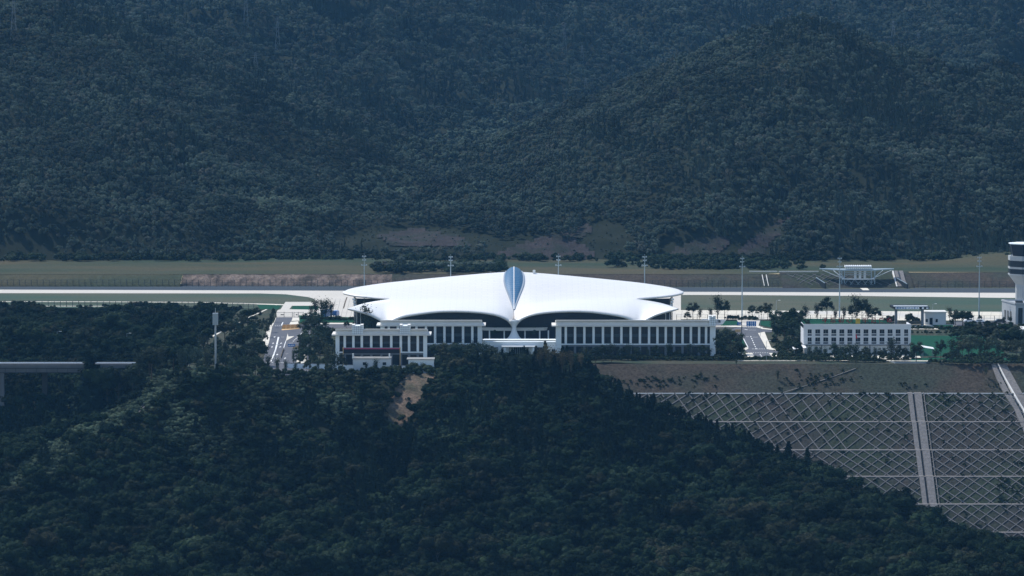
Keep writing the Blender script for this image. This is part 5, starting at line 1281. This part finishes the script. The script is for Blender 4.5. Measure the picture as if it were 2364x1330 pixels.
for k in range(2, len(LAT)-1, 2):
    (ya, za), (yb, zb) = LAT[k], LAT[k+1]; H = math.hypot(ya-yb, za-zb)
    nrm = Vector((0, -(za-zb), (ya-yb))).normalized()
    def S(x, s): return Vector((x, ya+(yb-ya)*s, za+(zb-za)*s))+nrm*.12
    xmin = {2: 40, 4: 62, 6: 92, 8: 105, 10: 120, 12: 140}.get(k, 145)
    for (xl, xr) in ((xmin, XCH[0][0]-.2), (XCH[1][1]+.4, 190)):
        if xr-xl < 3: continue
        step = 4.6; run = 12.6
        for dirn in (1, -1):
            x = xl-run
            while x < xr+run:
                rn = run if (x > 105 or k > 4) else (6.5 if dirn > 0 else 15.5); xa, xb = x, x+dirn*rn; s0, s1 = 0.0, 1.0
                def clip(xa, xb, s0, s1):
                    pts = []
                    for q in (xl, xr):
                        pass
                    lo, hi = 0.0, 1.0; d = xb-xa
                    if d > 0: lo = max(lo, (xl-xa)/d); hi = min(hi, (xr-xa)/d)
                    else: lo = max(lo, (xr-xa)/d); hi = min(hi, (xl-xa)/d)
                    return lo, hi
                lo, hi = clip(xa, xb, 0, 1)
                if hi-lo > .08:
                    ww = .32 if dirn > 0 or x < 60 else .24
                    if nrib < 290 and (xa < 176 or xb < 176): q = MB(); q.beam(S(xa+(xb-xa)*lo, lo), S(xa+(xb-xa)*hi, hi), ww, .25, up=nrm); q.build('rib', 'lattice_concrete', t); nrib += 1
                    else: RIBX.beam(S(xa+(xb-xa)*lo, lo), S(xa+(xb-xa)*hi, hi), ww, .25, up=nrm)
                x += step
    yl, zl = LAT[k+1] if k+1 < len(LAT) else LAT[k]
for k in range(1, len(LAT)-1, 2):
    (ya, za), (yb, zb) = LAT[k], LAT[k+1]
    xmin = {1: 35, 3: 58, 5: 86, 7: 98, 9: 112, 11: 130}.get(k, 135)
    q = MB(); q.box(xmin, 175 if k == 1 else 192, yb-.1, ya+.15, za-.3, za+(.12 if k == 1 else .2)); q.build('ledge', 'wet_concrete' if k == 1 else 'rubble_stone', t)
o = RIBX.build('ribs_further', 'lattice_concrete', t); o['kind'] = 'stuff'; o.name = 'rib_mesh'
# drain running down the slope
t = thing('drain_channel', 'straight stone-lined drainage channel running down the middle of the lattice slope', 'drain', (136, LAT[1][0], LAT[1][1]))
for (xa, xb) in XCH+[(138.9, 139.1)]:
    for (ya, za), (yb, zb) in zip(LAT[1:-1], LAT[2:]):
        q = MB(); q.hexa([(xa, yb-.3, zb-.5), (xb, yb-.3, zb-.5), (xb, ya, za-.5), (xa, ya, za-.5)], [(xa, yb-.3, zb+.42), (xb, yb-.3, zb+.42), (xb, ya-.3, za+.42), (xa, ya-.3, za+.42)]); q.build('stone_strip', 'rubble_stone', t)
q = MB()
for (ya, za), (yb, zb) in zip(LAT[1:-1], LAT[2:]): q.hexa([(135.12, yb, zb-.5), (135.78, yb, zb-.5), (135.78, ya, za-.5), (135.12, ya, za-.5)], [(135.12, yb-.2, zb+.06), (135.78, yb-.2, zb+.06), (135.78, ya-.2, za+.06), (135.12, ya-.2, za+.06)])
q.build('channel_bed', 'dark_metal', t)
# stairway with rubble sides at the far right
t = thing('slope_stairway', 'narrow dark stairway between rubble strips slanting down at the far right', 'stairway', tuple(G(2300, 842)))
def SL(px, py):                 # point on the slope profile at a photo pixel
    best = None
    for (ya, za), (yb, zb) in zip(LAT[:-1], LAT[1:]):
        for i in range(24):
            s = i/24; yv = ya+(yb-ya)*s; zv = za+(zb-za)*s; e = abs(py_of(yv, zv, 160)-py)
            if best is None or e < best[0]: best = (e, yv, zv)
    return Vector((Q(px, py, best[1]).x, best[1], best[2]))
edge = [(842, 2288, 2297, 2303, 2305, 2323), (875, 2300, 2313, 2318, 2321, 2340), (918, 2322, 2336, 2342, 2346, 2364), (948, 2342, 2353, 2360, 2364, 2382), (985, 2358, 2372, 2380, 2384, 2402), (1040, 2384, 2398, 2406, 2410, 2428)]
for r0, r1 in zip(edge[:-1], edge[1:]):
    for (i, j, m, nm, up) in ((1, 2, 'rubble_stone', 'rubble_strip', .35), (4, 5, 'rubble_stone', 'rubble_strip', .35), (3, 4, 'cream_stone', 'kerb', .5)):
        A = [SL(r0[i], r0[0]), SL(r0[j], r0[0]), SL(r1[j], r1[0]), SL(r1[i], r1[0])]; U = Vector((0,-.1,up)); q = MB(); q.hexa([A[3]-U, A[2]-U, A[1]-U, A[0]-U], [A[3]+U, A[2]+U, A[1]+U, A[0]+U]); q.build(nm, m, t)
    n = 9
    for k in range(n):
        f = k/n; a = SL(r0[2]+(r1[2]-r0[2])*f, r0[0]+(r1[0]-r0[0])*f); c = SL(r0[3]+(r1[3]-r0[3])*f, r0[0]+(r1[0]-r0[0])*f); q = MB(); q.beam(a+Vector((0,0,.12)), c+Vector((0,0,.12)), .3, .25); q.build('step', 'grey_stone', t)
# diagonal path line and drains on the hill
def drape(pts, w, h, name, m, parent, hz, up=.15):
    P = [Vector(p) for p in pts]; q = MB()
    for a, c in zip(P[:-1], P[1:]): q.beam(a+Vector((0,0,up)), c+Vector((0,0,up)), w, h)
    return q.build(name, m, parent)
t = thing('footpath', 'thin pale footpath slanting across the grassy bank above the lattice', 'path', tuple(SL(1900, 880)))
drape([SL(1800, 909), SL(1860, 892), SL(1920, 870), SL(1975, 851)], .55, .1, 'path_strip', 'lattice_concrete', t, None, .05)
t = thing('hill_gutter', 'pair of thin concrete gutters slanting down the left hillside below the bridge', 'gutter', (0, 0, 0))
def march(px, py, zf_, y0, y1, dy=1.0):
    d = ray(px, py); yv = y0
    while yv < y1:
        tt = (yv-CAM.y)/d.y; x = CAM.x+d.x*tt; z = CAM.z+d.z*tt
        if z < float(zf_(np.array([[x]]), np.array([[yv]]))[0, 0]): return Vector((x, yv, z))
        yv += dy
    return Vector((x, yv, z))
def draped_patch(name, poly, m, up=.12, st=5, hz=None, ya=-340, yb=-100):
    hz = hz or hill_z
    xs = [p[0] for p in poly]; ys = [p[1] for p in poly]; gx = np.arange(min(xs)-st, max(xs)+st*2, st); gy = np.arange(min(ys)-st, max(ys)+st*2, st)
    P = {}; q = MB()
    def V(i, j):
        if (i, j) not in P: v = march(gx[i], gy[j], hz, ya, yb, 2.0); P[i, j] = (v.x, v.y, float(hz(np.array([[v.x]]), np.array([[v.y]]))[0, 0])+up+.35*float(fbm(np.array([v.x]), np.array([v.y]), 2.5, 3, 4)[0]))
        return P[i, j]
    for i in range(len(gx)-1):
        for j in range(len(gy)-1):
            if in_poly(np.array([gx[i]+st/2]), np.array([gy[j]+st/2]), poly)[0]: q.add([V(i, j), V(i+1, j), V(i+1, j+1), V(i, j+1)], [(3,2,1,0)])
    o = q.build(name, m, smooth=True); return props(o, kind='structure')
draped_patch('bare_slope', SLIDE, 'bare_earth', .3)
draped_patch('bare_slope', [(285, 915), (300, 895), (330, 872), (352, 868), (330, 890), (310, 912)], 'bare_earth', .3)
draped_patch('bare_slope', [(375, 900), (392, 880), (420, 874), (425, 880), (400, 893)], 'bare_earth', .3)
for poly in ([(1135, 612), (1150, 585), (1230, 560), (1290, 535), (1350, 520), (1372, 532), (1330, 560), (1380, 590), (1350, 612)], [(1530, 608), (1560, 580), (1610, 556), (1670, 548), (1690, 560), (1660, 590), (1640, 606)], [(1690, 596), (1730, 560), (1800, 512), (1832, 505), (1800, 545), (1760, 590)], [(870, 545), (960, 530), (1060, 548), (1100, 575), (1000, 570), (900, 572)]):
    draped_patch('cut_slope', poly, 'cut_slope_soil', .5, 7, mountain_z, 346, 1200)
GUT = [(392, 884), (372, 903), (350, 922), (328, 942), (312, 958)]
t.location = march(352, 920, hill_z, -340, -100)
for dx in (0, 7): drape([march(px+dx, py, hill_z, -340, -100) for px, py in GUT], .35, .5, 'gutter_side', 'lattice_concrete', t, None, .5)

# ================================================================ PYLONS ON THE MOUNTAIN
def pylon(px, pyb, pyt, label, w=1.6):
    P = march(px, pyb, mountain_z, 350, 1880, 3.0); h = max(12, (pyb-pyt)*(P.y+1400)/F)
    t = thing('power_pylon', label, 'power pylon', tuple(P), 'lattice pylons on the mountain'); q = MB()
    def lv(f): r = w*(1-f)**1.1+.25; return [P+Vector((sx*r, sy*r, h*f)) for sx, sy in ((-1,-1),(1,-1),(1,1),(-1,1))]
    L = [lv(f) for f in (0, .2, .38, .54, .68, .8, .9, 1)]
    for i in range(4):
        b = MB()
        for a, c in zip(L[:-1], L[1:]): b.beam(a[i], c[i], .1)
        b.build('leg', 'pylon_steel', t)
    b = MB()
    for a, c in zip(L[:-1], L[1:]):
        for i in range(4): b.beam(a[i], c[(i+1) % 4], .05); b.beam(a[(i+1) % 4], c[i], .05)
    b.build('bracing', 'pylon_steel', t)
    for f, ww in ((.72, 2.2), (.84, 2.5), (.95, 1.8)): b = MB(); b.beam(P+Vector((-ww, 0, h*f)), P+Vector((ww, 0, h*f)), .1, .14); b.build('crossarm', 'pylon_steel', t)
for px, b_, tp, lb in [(32, 96, -8, 'pylon at the upper left corner of the mountain'), (568, 68, -30, 'pylon cut by the top edge left of the middle'), (641, 125, 40, 'tall pylon high on the left slope, right of the one at the top edge'),
    (590, 166, 126, 'small pylon below the pair on the left slope'), (1303, 130, 56, 'pylon left of the pair on the middle slope'), (1344, 160, 104, 'pylon right of the pair on the middle slope'), (1352, 220, 188, 'small faint pylon lowest on the middle slope'), (2062, 98, 48, 'faint pylon left of the pair at the upper right'), (2120, 112, 78, 'faint pylon right of the pair at the upper right')]:
    pylon(px, b_, tp, lb, 1.5)
# ================================================================ SINGLE TREES ROUND THE AIRPORT
NOM = {'scrub': 2.4, 'bamboo': 9.2, 'upland': 9.2, 'fir': 10, 'broad': 9.2, 'pine': 10, 'shrub': 2.4, 'urban': 8.5, 'thin': 9, 'golden': 9, 'topiary': 5.0}
def T(kind, px, py, hpx, label, group=None, sxy=1.0, hill=False):
    if px > 1400 and not hill: py = min(py, 836.5)
    P = G(px, py) if not hill else march(px, py, hill_z, -340, -90)
    s = 1.12*hpx*(P.y+1400)/F/NOM[kind]; return tree(kind, P-Vector((0,0,.1)), s, label, group, sxy)
def row(kinds, spots, label, group=None, sxy=(.9, 1.2)):
    """spots = (px, base row, height in pixels); one label for those that look alike"""
    N = len(spots); rank = {q: r for r, q in enumerate(sorted(range(N), key=lambda i: spots[i][0]))}
    ords = ['second', 'third', 'fourth', 'fifth', 'sixth', 'seventh', 'eighth']
    for i, (px, py, h) in enumerate(spots):
        k = kinds[i % len(kinds)]; r = rank[i]; lb = label if isinstance(label, str) else label[k]
        if N > 1:
            if r == 0: o_ = 'leftmost'
            elif r == N-1: o_ = 'rightmost'
            elif r <= (N-1)/2: o_ = ords[r-1]+' from left'
            else: o_ = ords[N-2-r]+' from right'
            lb = lb+', '+o_
        T(k, px, py, h, lb, group, _tr.uniform(*sxy))
row(['urban'], [(632, 745, 34), (628, 757, 36), (622, 768, 36), (616, 780, 36), (610, 762, 30), (603, 775, 30), (612, 795, 28)], 'dark narrow tree in the avenue west of the left road', 'avenue trees along the left road', (.62, .8))
T('urban', 600, 846, 62, 'large dark tree at the lower left of the left road', None, 1.2)
row(['thin', 'thin', 'urban'], [(620, 862, 42), (640, 866, 40), (590, 866, 44), (560, 868, 48), (535, 868, 40), (520, 862, 52), (478, 862, 56), (455, 864, 60), (438, 860, 52), (418, 866, 58), (545, 852, 40)], 'thin tree in the grove between the bridge and the left road', 'grove under the telecom pole')
row(['urban', 'broad', 'thin'], [(590, 742, 34), (572, 755, 40), (560, 770, 44), (540, 778, 46), (520, 792, 46), (586, 790, 40), (570, 808, 50), (545, 822, 50), (520, 832, 46), (588, 826, 44), (480, 800, 40), (470, 826, 50), (500, 812, 36), (552, 848, 44), (580, 850, 44)], 'leafy tree on the grassy slope between the woods and the left road', 'trees on the grassy slope', (1, 1.3))
row(['urban', 'broad', 'thin'], [(430, 850, 58), (400, 858, 60), (372, 862, 66), (345, 862, 62), (350, 872, 56), (322, 866, 50)], 'leafy dark tree at the end of the bridge', 'trees at the bridge end', (.9, 1.15))
row(['urban', 'urban', 'thin'], [(712, 768, 48), (730, 772, 54), (722, 790, 62), (742, 800, 62), (705, 785, 46), (757, 812, 50), (718, 818, 60), (738, 838, 62), (757, 846, 50), (708, 845, 48), (765, 790, 34)], 'dark tree in the clump between the left road and the turreted office', 'clump right of the left road', (1.0, 1.35))
T('urban', 700, 826, 58, 'narrow upright tree beside the fork sign of the left road', None, .6)
T('thin', 678, 848, 44, 'narrow thin tree standing on the lower left road island', None, .6)
row(['thin'], [(728, 736, 46), (742, 737, 44), (719, 736, 30), (765, 738, 40), (752, 738, 48)], 'thin roadside tree against the pale apron left of the terminal', 'thin trees before the left apron', (1, 1.3))
T('thin', 846, 786, 84, 'see-through tree in front of the lower left wing of the terminal', None, .85)
row(['urban', 'shrub'], [(800, 762, 22), (820, 766, 20), (840, 767, 18), (862, 768, 18)], {'urban': 'small tree behind the parapet of the turreted office', 'shrub': 'bush behind the parapet of the turreted office'}, 'greenery behind the turreted office')
row(['thin', 'thin', 'urban'], [(660, 864, 34), (682, 866, 30), (708, 865, 36), (735, 864, 34), (772, 866, 52), (790, 864, 50), (846, 866, 30), (868, 866, 38), (910, 866, 26), (950, 866, 30), (975, 867, 30), (1010, 864, 36)], 'thin tree rooted along the plateau edge before the boundary wall', 'trees before the boundary wall', (.8, 1.1))
row(['urban', 'urban', 'thin'], [(778, 850, 62), (790, 846, 44), (862, 846, 30), (900, 846, 26), (932, 842, 40), (948, 842, 42), (958, 828, 34), (975, 836, 38)], 'leafy tree standing against the front of the turreted office', 'trees before the turreted office', (.8, 1.1))
row(['urban', 'thin', 'urban'], [(1000, 838, 44), (1018, 842, 50), (1035, 846, 56), (1052, 850, 58), (1070, 840, 48), (1085, 846, 54), (1100, 838, 48), (1115, 842, 50), (1130, 840, 44), (1048, 828, 38), (1092, 826, 38), (1140, 848, 44)], 'brownish tree before the office left of the entrance pavilion', 'trees between the two left offices', (1.0, 1.3))
row(['thin', 'urban', 'urban'], [(1155, 850, 42), (1172, 852, 40), (1190, 850, 38), (1208, 852, 38), (1225, 850, 40), (1146, 862, 46), (1180, 864, 44), (1212, 864, 46)], 'tree growing in front of the entrance pavilion', 'trees before the entrance pavilion', (1.0, 1.3))
row(['golden'], [(1246, 856, 50), (1264, 852, 58), (1280, 856, 50), (1298, 858, 48), (1318, 856, 46), (1340, 854, 40)], 'yellowish autumn tree at the left corner of the right office', 'golden trees right of the entrance', (.9, 1.2))
row(['urban', 'thin'], [(1375, 838, 40), (1352, 846, 44), (1392, 836, 40), (1412, 836, 42), (1436, 832, 30), (1452, 832, 38), (1472, 830, 30), (1496, 830, 24), (1514, 830, 34), (1545, 830, 36), (1566, 830, 24), (1592, 830, 36), (1622, 830, 34), (1638, 830, 26)], 'low tree in the planting strip under the right office', 'planting under the right office', (1.0, 1.3))
row(['urban'], [(1668, 822, 66), (1684, 818, 58), (1700, 820, 56), (1676, 800, 44), (1662, 830, 56), (1706, 828, 40), (1694, 832, 34)], 'dark tree in the clump between the right office and the right road', 'clump right of the right office', (1.0, 1.3))
row(['urban', 'thin'], [(1600, 738, 40), (1616, 740, 28), (1588, 744, 26), (1656, 738, 56), (1673, 738, 44), (1640, 740, 30)], 'tree against the apron beyond the right end of the terminal', 'trees beyond the right wing', (1, 1.25))
row(['urban'], [(1736, 739, 36), (1757, 738, 34), (1772, 739, 42)], 'dense round tree in the row of three behind the blue road signs', 'three round trees behind the road signs', (1.0, 1.2))
row(['urban', 'urban', 'broad'], [(1788, 768, 54), (1806, 772, 56), (1826, 774, 56), (1845, 776, 52), (1794, 792, 54), (1812, 798, 64), (1832, 800, 60), (1850, 804, 54), (1842, 760, 40), (1866, 762, 26), (1818, 818, 40), (1838, 826, 36)], 'large dark tree in the thicket left of the white barracks', 'thicket left of the barracks', (1.0, 1.3))
row(['thin', 'thin', 'urban'], [(1860, 741, 36), (1886, 741, 40), (1908, 741, 58), (1928, 741, 26), (1948, 742, 34), (1830, 740, 30)], 'slim young tree on the lawn behind the white barracks', 'young trees behind the barracks', (.9, 1.2))
row(['thin', 'urban', 'urban'], [(1978, 744, 62), (1990, 744, 56), (1968, 746, 44), (2004, 746, 48), (2020, 748, 40)], 'tall bushy tree of the group behind the roof letters', 'tall group behind the roof letters', (1.1, 1.4))
row(['shrub'], [(2050, 744, 14), (2062, 744, 14), (2100, 744, 18), (2113, 744, 12)], 'round bush at the gate canopy', 'bushes at the gate canopy')
T('urban', 2099, 746, 22, 'small round tree under the middle of the gate canopy', None, 1.0)
row(['thin', 'urban'], [(1868, 832, 34), (1888, 834, 36), (1905, 836, 34), (1925, 834, 42), (1942, 838, 40), (1960, 842, 42), (1975, 840, 44), (1998, 838, 38), (2020, 836, 34), (2036, 834, 32), (2058, 834, 54), (2075, 832, 36), (2092, 832, 30)], 'thin-stemmed tree standing before the white barracks', 'trees before the barracks', (.9, 1.25))
T('urban', 2116, 846, 50, 'broad tree at the right corner of the white barracks', None, 1.15)
row(['urban', 'thin', 'urban'], [(2172, 832, 50), (2196, 836, 54), (2222, 838, 56), (2244, 838, 62), (2262, 836, 56), (2160, 838, 34), (2284, 840, 56), (2304, 838, 54), (2324, 840, 50), (2346, 842, 54), (2362, 838, 50), (2208, 838, 38), (2236, 826, 54)], 'slim tree in the belt along the lawn at the lower right', 'tree belt right of the lawn', (.8, 1.1))
row(['urban', 'broad'], [(2206, 752, 34), (2222, 756, 36), (2196, 758, 22), (2240, 770, 28), (2262, 774, 34), (2284, 778, 36), (2302, 782, 38), (2322, 786, 40), (2345, 790, 40), (2278, 800, 48), (2306, 806, 48), (2332, 812, 48), (2356, 800, 40), (2250, 790, 34)], 'dense dark tree in the grove below the car park', 'grove below the car park', (1.1, 1.4))
row(['thin', 'urban'], [(2192, 742, 34), (2206, 742, 28), (2221, 743, 26)], 'young tree between the guard house and the car park', 'trees right of the guard house')
row(['urban'], [(2262, 744, 18), (2332, 749, 20), (2318, 748, 17)], 'small round tree by the tower annex', 'small trees by the annex')
T('topiary', 1146, 783, 27, 'ball-shaped clipped tree left of the central white column', None, 1.0)
T('topiary', 1237, 783, 27, 'ball-shaped clipped tree right of the central white column', None, 1.0)
T('pine', 1453, 893, 42, 'lone dark conifer at the left foot of the grassy bank', None, 1.5, True)
for px, py, h, lb in ((1796, 880, 26, 'bare young tree on the grassy bank left of the footpath'), (2276, 870, 26, 'bare young tree on the grassy bank near the far right stairway'), (1700, 845, 18, 'bare young tree at the top of the grassy bank')):
    P = SL(px, py); tree('thin', P, h*(P.y+1400)/F/9, lb)
# dark trees on the meadow beyond the runway
def TM(kind, px, py, h, label, group=None, sxy=1.0, yy=285):
    P = Q(px, py, yy); P.z = 4.7; tree(kind, P, h*(yy+1400)/F/NOM[kind], label, group, sxy)
TM('upland', 928, 638, 42, 'big dark tree standing alone on the meadow behind the left wing', None, .9, 268)
TM('fir', 1426, 626, 22, 'dark conifer on the meadow edge behind the right wing', None, 1.6, 300)
row_m = [(870, 628), (890, 630), (905, 633), (950, 634), (965, 635), (980, 636), (1000, 635), (1020, 634), (1050, 630), (1075, 628), (1100, 626), (1130, 624)]
for i, (px, py) in enumerate(row_m): TM('upland', px, py, 24, 'low dark tree in the meadow hedge behind the left wing, ' + (['leftmost', 'second from left', 'third from left', 'fourth from left', 'fifth from left', 'sixth from left', 'sixth from right', 'fifth from right', 'fourth from right', 'third from right', 'second from right', 'rightmost'][i]), 'meadow hedge trees', 1.5, 275)
TM('fir', 1460, 618, 16, 'small dark conifer on the meadow to the right of the larger one', None, 1.5, 310)
TM('fir', 2190, 604, 14, 'small dark conifer at the forest edge above the far stairway', None, 1.5, 335)

for i, (px, py) in enumerate(((330, 596), (352, 597), (374, 597), (398, 596), (300, 597))): TM('bamboo', px, py, 26, 'pale bamboo clump at the mountain foot behind the left meadow, '+['second from left', 'third from left', 'second from right', 'rightmost', 'leftmost'][i], 'bamboo at the mountain foot', 1, 350)  # added clumps; their haze-coloured crowns are reused in the valley
for px, top, k, lb, w in ((209, 826, 'pine', 'tall dark conifer in front of the girder end of the bridge', 1.5), (226, 836, 'broad', 'bushy tree just right of the dark conifer at the bridge', .9), (247, 842, 'broad', 'leafy tree below the middle of the bridge approach', .9), (272, 843, 'broad', 'leafy tree below the far part of the bridge approach', .9), (306, 828, 'urban', 'dark upright tree where the bridge approach meets the plateau', 1.2)):
    q = Q(px, top, -125.0); gz_ = float(hill_z(np.array([[q.x]]), np.array([[q.y]]))[0, 0]); tree(k, (q.x, q.y, gz_-.3), max(.4, (q.z-gz_)/NOM[k]), lb, None, w)

row(['scrub'], [(392, 872, 22), (410, 874, 18), (440, 876, 20), (470, 876, 16)], 'pale green bush on the plateau corner above the gutters', 'pale bushes at the plateau corner')
# ================================================================ UNCOUNTABLE GROWTH (after the single trees that lend their crowns)
def sc3(s, rs, lo=.85, hi=1.2):
    a = s*rs.uniform(lo, hi, len(s)); return np.stack([a, a, s], 1)
rs = np.random.RandomState(2)
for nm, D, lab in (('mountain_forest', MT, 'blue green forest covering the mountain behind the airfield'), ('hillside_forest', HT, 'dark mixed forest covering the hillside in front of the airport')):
    for kd, msk in (('broad', ~D['pine'] & ~D.get('hazy', D['pine'])), ('pine', D['pine'])):
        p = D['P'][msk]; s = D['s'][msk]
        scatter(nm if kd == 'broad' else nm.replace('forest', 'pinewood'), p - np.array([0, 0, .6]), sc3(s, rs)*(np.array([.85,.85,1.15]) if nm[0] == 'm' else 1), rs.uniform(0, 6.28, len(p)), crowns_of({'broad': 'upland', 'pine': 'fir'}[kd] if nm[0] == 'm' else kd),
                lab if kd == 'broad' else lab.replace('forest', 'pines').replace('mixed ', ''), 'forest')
p = MT['P'][MT['hazy']]; s = MT['s'][MT['hazy']]*1.1
scatter('hazed_grove', p, sc3(s, rs), rs.uniform(0, 6.28, len(p)), crowns_of('bamboo'), 'paler bamboo grove filling the diagonal valley of the mountain', 'bamboo grove')  # these crowns carry the valley haze in their leaf colour
# ---- bushes, hedges and low growth
def bushes(name, spots, label, cat, smin, smax, seed, kind='shrub'):
    rs = np.random.RandomState(seed); p = np.array(spots); s = rs.uniform(smin, smax, len(p))
    return scatter(name, p, sc3(s, rs, .9, 1.3), rs.uniform(0, 6.28, len(p)), crowns_of(kind), label, cat)
def pline(pts, step, z=0.0, jit=.3, seed=1):
    rs = np.random.RandomState(seed); out = []
    P = [G(px, py, z) for px, py in pts]
    for a, c in zip(P[:-1], P[1:]):
        n = max(1, int((c-a).length/step))
        for i in range(n): q = a.lerp(c, i/n); out.append((q.x+rs.normal()*jit, q.y+rs.normal()*jit, z))
    return out
h = pline([(1300, 835), (1390, 831.5), (1600, 832), (1800, 832.5), (1960, 834), (2050, 838)], .8) + pline([(2150, 838.5), (2250, 841), (2290, 840), (2400, 842)], .8, seed=2) + pline([(1650, 828), (1720, 829)], .9)
bushes('hedge', h, 'dark clipped hedge along the top of the right bank', 'hedge', .4, .7, 3)
bushes('hedge', pline([(1680, 738.5), (1752, 739.5)], .7) + pline([(700, 739), (870, 742)], 1.0, seed=4), 'dark hedges in front of the apron', 'hedge', .5, .75, 4)
bushes('hedge', pline([(2104, 761), (2200, 761.5), (2270, 762)], .8)+pline([(2104, 771), (2200, 772)], 2.5, seed=9), 'dark hedge above the sports lawn', 'hedge', .45, .7, 5)
bushes('hedge', pline([(1118, 781), (1135, 781)], .8)+pline([(1160, 783), (1215, 783)], 1.5, jit=.2)+pline([(1255, 782), (1290, 782)], .9), 'low planting on the terrace at the foot of the column', 'planting', .3, .45, 6)
rs = np.random.RandomState(31); sp = []
for _ in range(420):            # bushes at the foot of the mountain
    px = rs.uniform(-300, 2660); yy = rs.uniform(336, 352)
    sp.append((Q(px, 600, yy).x, yy, 4.6))
for _ in range(260):
    px = rs.normal(1650, 90); yy = rs.uniform(280, 345); sp.append((Q(px, 600, yy).x, yy, 4.6))
for _ in range(160):
    px = rs.uniform(860, 1160); yy = rs.uniform(262, 300); sp.append((Q(px, 600, yy).x, yy, 4.6))
bushes('meadow_scrub', sp, 'dark scrub along the foot of the mountain', 'scrub', .7, 1.7, 7)
sp = []
for _ in range(60):
    px, py = rs.uniform(880, 1010), rs.uniform(868, 985)
    if in_poly(np.array([px]), np.array([py]), SLIDE)[0]: v = march(px, py, hill_z, -340, -100, 2.0); sp.append(tuple(v))
bushes('slide_weeds', sp, 'small weeds growing on the bare earth slide', 'weeds', .2, .5, 17)
sp = []
for k in range(2, len(LAT)-1, 2):   # weeds on the lattice slope
    (ya, za), (yb, zb) = LAT[k], LAT[k+1]
    for _ in range(230 if k == 2 else 110):
        s = rs.uniform(0, 1)**(1.8 if k == 2 else 1); x = rs.uniform(35, 185)
        if 132 < x < 141: continue
        sp.append((x, ya+(yb-ya)*s, za+(zb-za)*s))
for _ in range(120):
    s = rs.uniform(0, 1); x = rs.uniform(158, 185); (ya, za), (yb, zb) = LAT[8], LAT[9]; sp.append((x, ya+(yb-ya)*s, za+(zb-za)*s))
for _ in range(50):
    px, py = rs.normal(1885, 40), rs.normal(878, 10); q = SL(px, min(905, max(845, py))); sp.append(tuple(q))
for _ in range(60): q = SL(rs.normal(1530, 45), rs.uniform(870, 895)); sp.append(tuple(q))
for cxp, cyp in ((1625, 872), (2100, 893), (2305, 890)):
    for _ in range(9): q = SL(rs.normal(cxp, 14), rs.normal(cyp, 4)); sp.append(tuple(q))
bushes('slope_weeds', sp, 'small dark bushes and weeds scattered over the lattice slope', 'weeds', .14, .38, 8)
lp = lightpts; rs2 = np.random.RandomState(5); lp = lp[rs2.rand(len(lp)) < 1.0]
ex = np.concatenate([lp+np.array([dx, dy, 0]) for dx, dy in ((0,0),(1.6,.9),(-1.3,1.7),(.6,-1.8))]); ex[:, 2] = hill_z(ex[:, 0], ex[:, 1])
bushes('crest_scrub', ex, 'pale green low scrub along the crest of the left hillside', 'scrub', .6, 1.1, 9, 'scrub')
gx, gy, rs3 = jgrid(-300, 300, -340, 140, 3.4, 18); gz = hill_z(gx, gy); PP = np.stack([gx, gy, gz], 1); qx, qy = pixof(PP)
ins_ = in_poly(gx, gy-1, PLPOLY); bl = (gx > 20) & (gy > lat_y[0]-3) & (gz < np.interp(gy, lat_y, lat_z)+1.0)
m_ = ~ins_ & ~bl & (qx > -300) & (qx < 2660) & (qy < 1480) & (qy > 700) & ~((bare(qx, qy) | (((qy-884)-(392-qx)*.93 > -8) & ((qy-884)-(392-qx)*.93 < 24) & (qx > 300) & (qx < 400))) & (rs3.rand(len(qx)) > .06))
bushes('undergrowth', PP[m_], 'dark undergrowth filling the gaps between the hillside trees', 'undergrowth', .7, 1.3, 10)

def area(px0, px1, py0, py1, n, rs):
    out = []
    for _ in range(n): g = G(rs.uniform(px0, px1), rs.uniform(py0, py1)); out.append((g.x, g.y, -.1))
    return out
rs = np.random.RandomState(77)
sp = area(690, 768, 772, 850, 150, rs)+area(1000, 1285, 828, 860, 260, rs)+area(1285, 1640, 824, 833, 130, rs)+area(1655, 1712, 795, 832, 90, rs)+area(1786, 1862, 762, 828, 130, rs)+area(1860, 2110, 819, 834, 110, rs)+area(2180, 2400, 822, 838, 130, rs)+area(2200, 2400, 756, 800, 160, rs)+area(445, 610, 800, 868, 240, rs)+area(525, 600, 730, 800, 90, rs)+area(600, 1000, 862, 870, 70, rs)+area(780, 1000, 838, 852, 70, rs)
bushes('shrubbery', sp, 'dark shrubbery filling the ground under the planted trees round the buildings', 'shrubbery', .3, .85, 19)
HAZE_D = 0.000044
# ================================================================ HAZE
m = bpy.data.materials.new('haze'); m.use_nodes = True; n = m.node_tree.nodes; n.clear()
pv = n.new('ShaderNodeVolumePrincipled'); pv.inputs['Color'].default_value = (.15, .41, .74, 1); pv.inputs['Density'].default_value = HAZE_D
pv.inputs['Anisotropy'].default_value = 0.0
om = n.new('ShaderNodeOutputMaterial'); m.node_tree.links.new(pv.outputs[0], om.inputs['Volume']); MATS['haze'] = m
b = MB(); b.box(-900, 900, -1460, 2000, -160, 345)
props(b.build('haze', 'haze'), 'thin blue haze over the whole valley', 'haze', None, 'stuff')
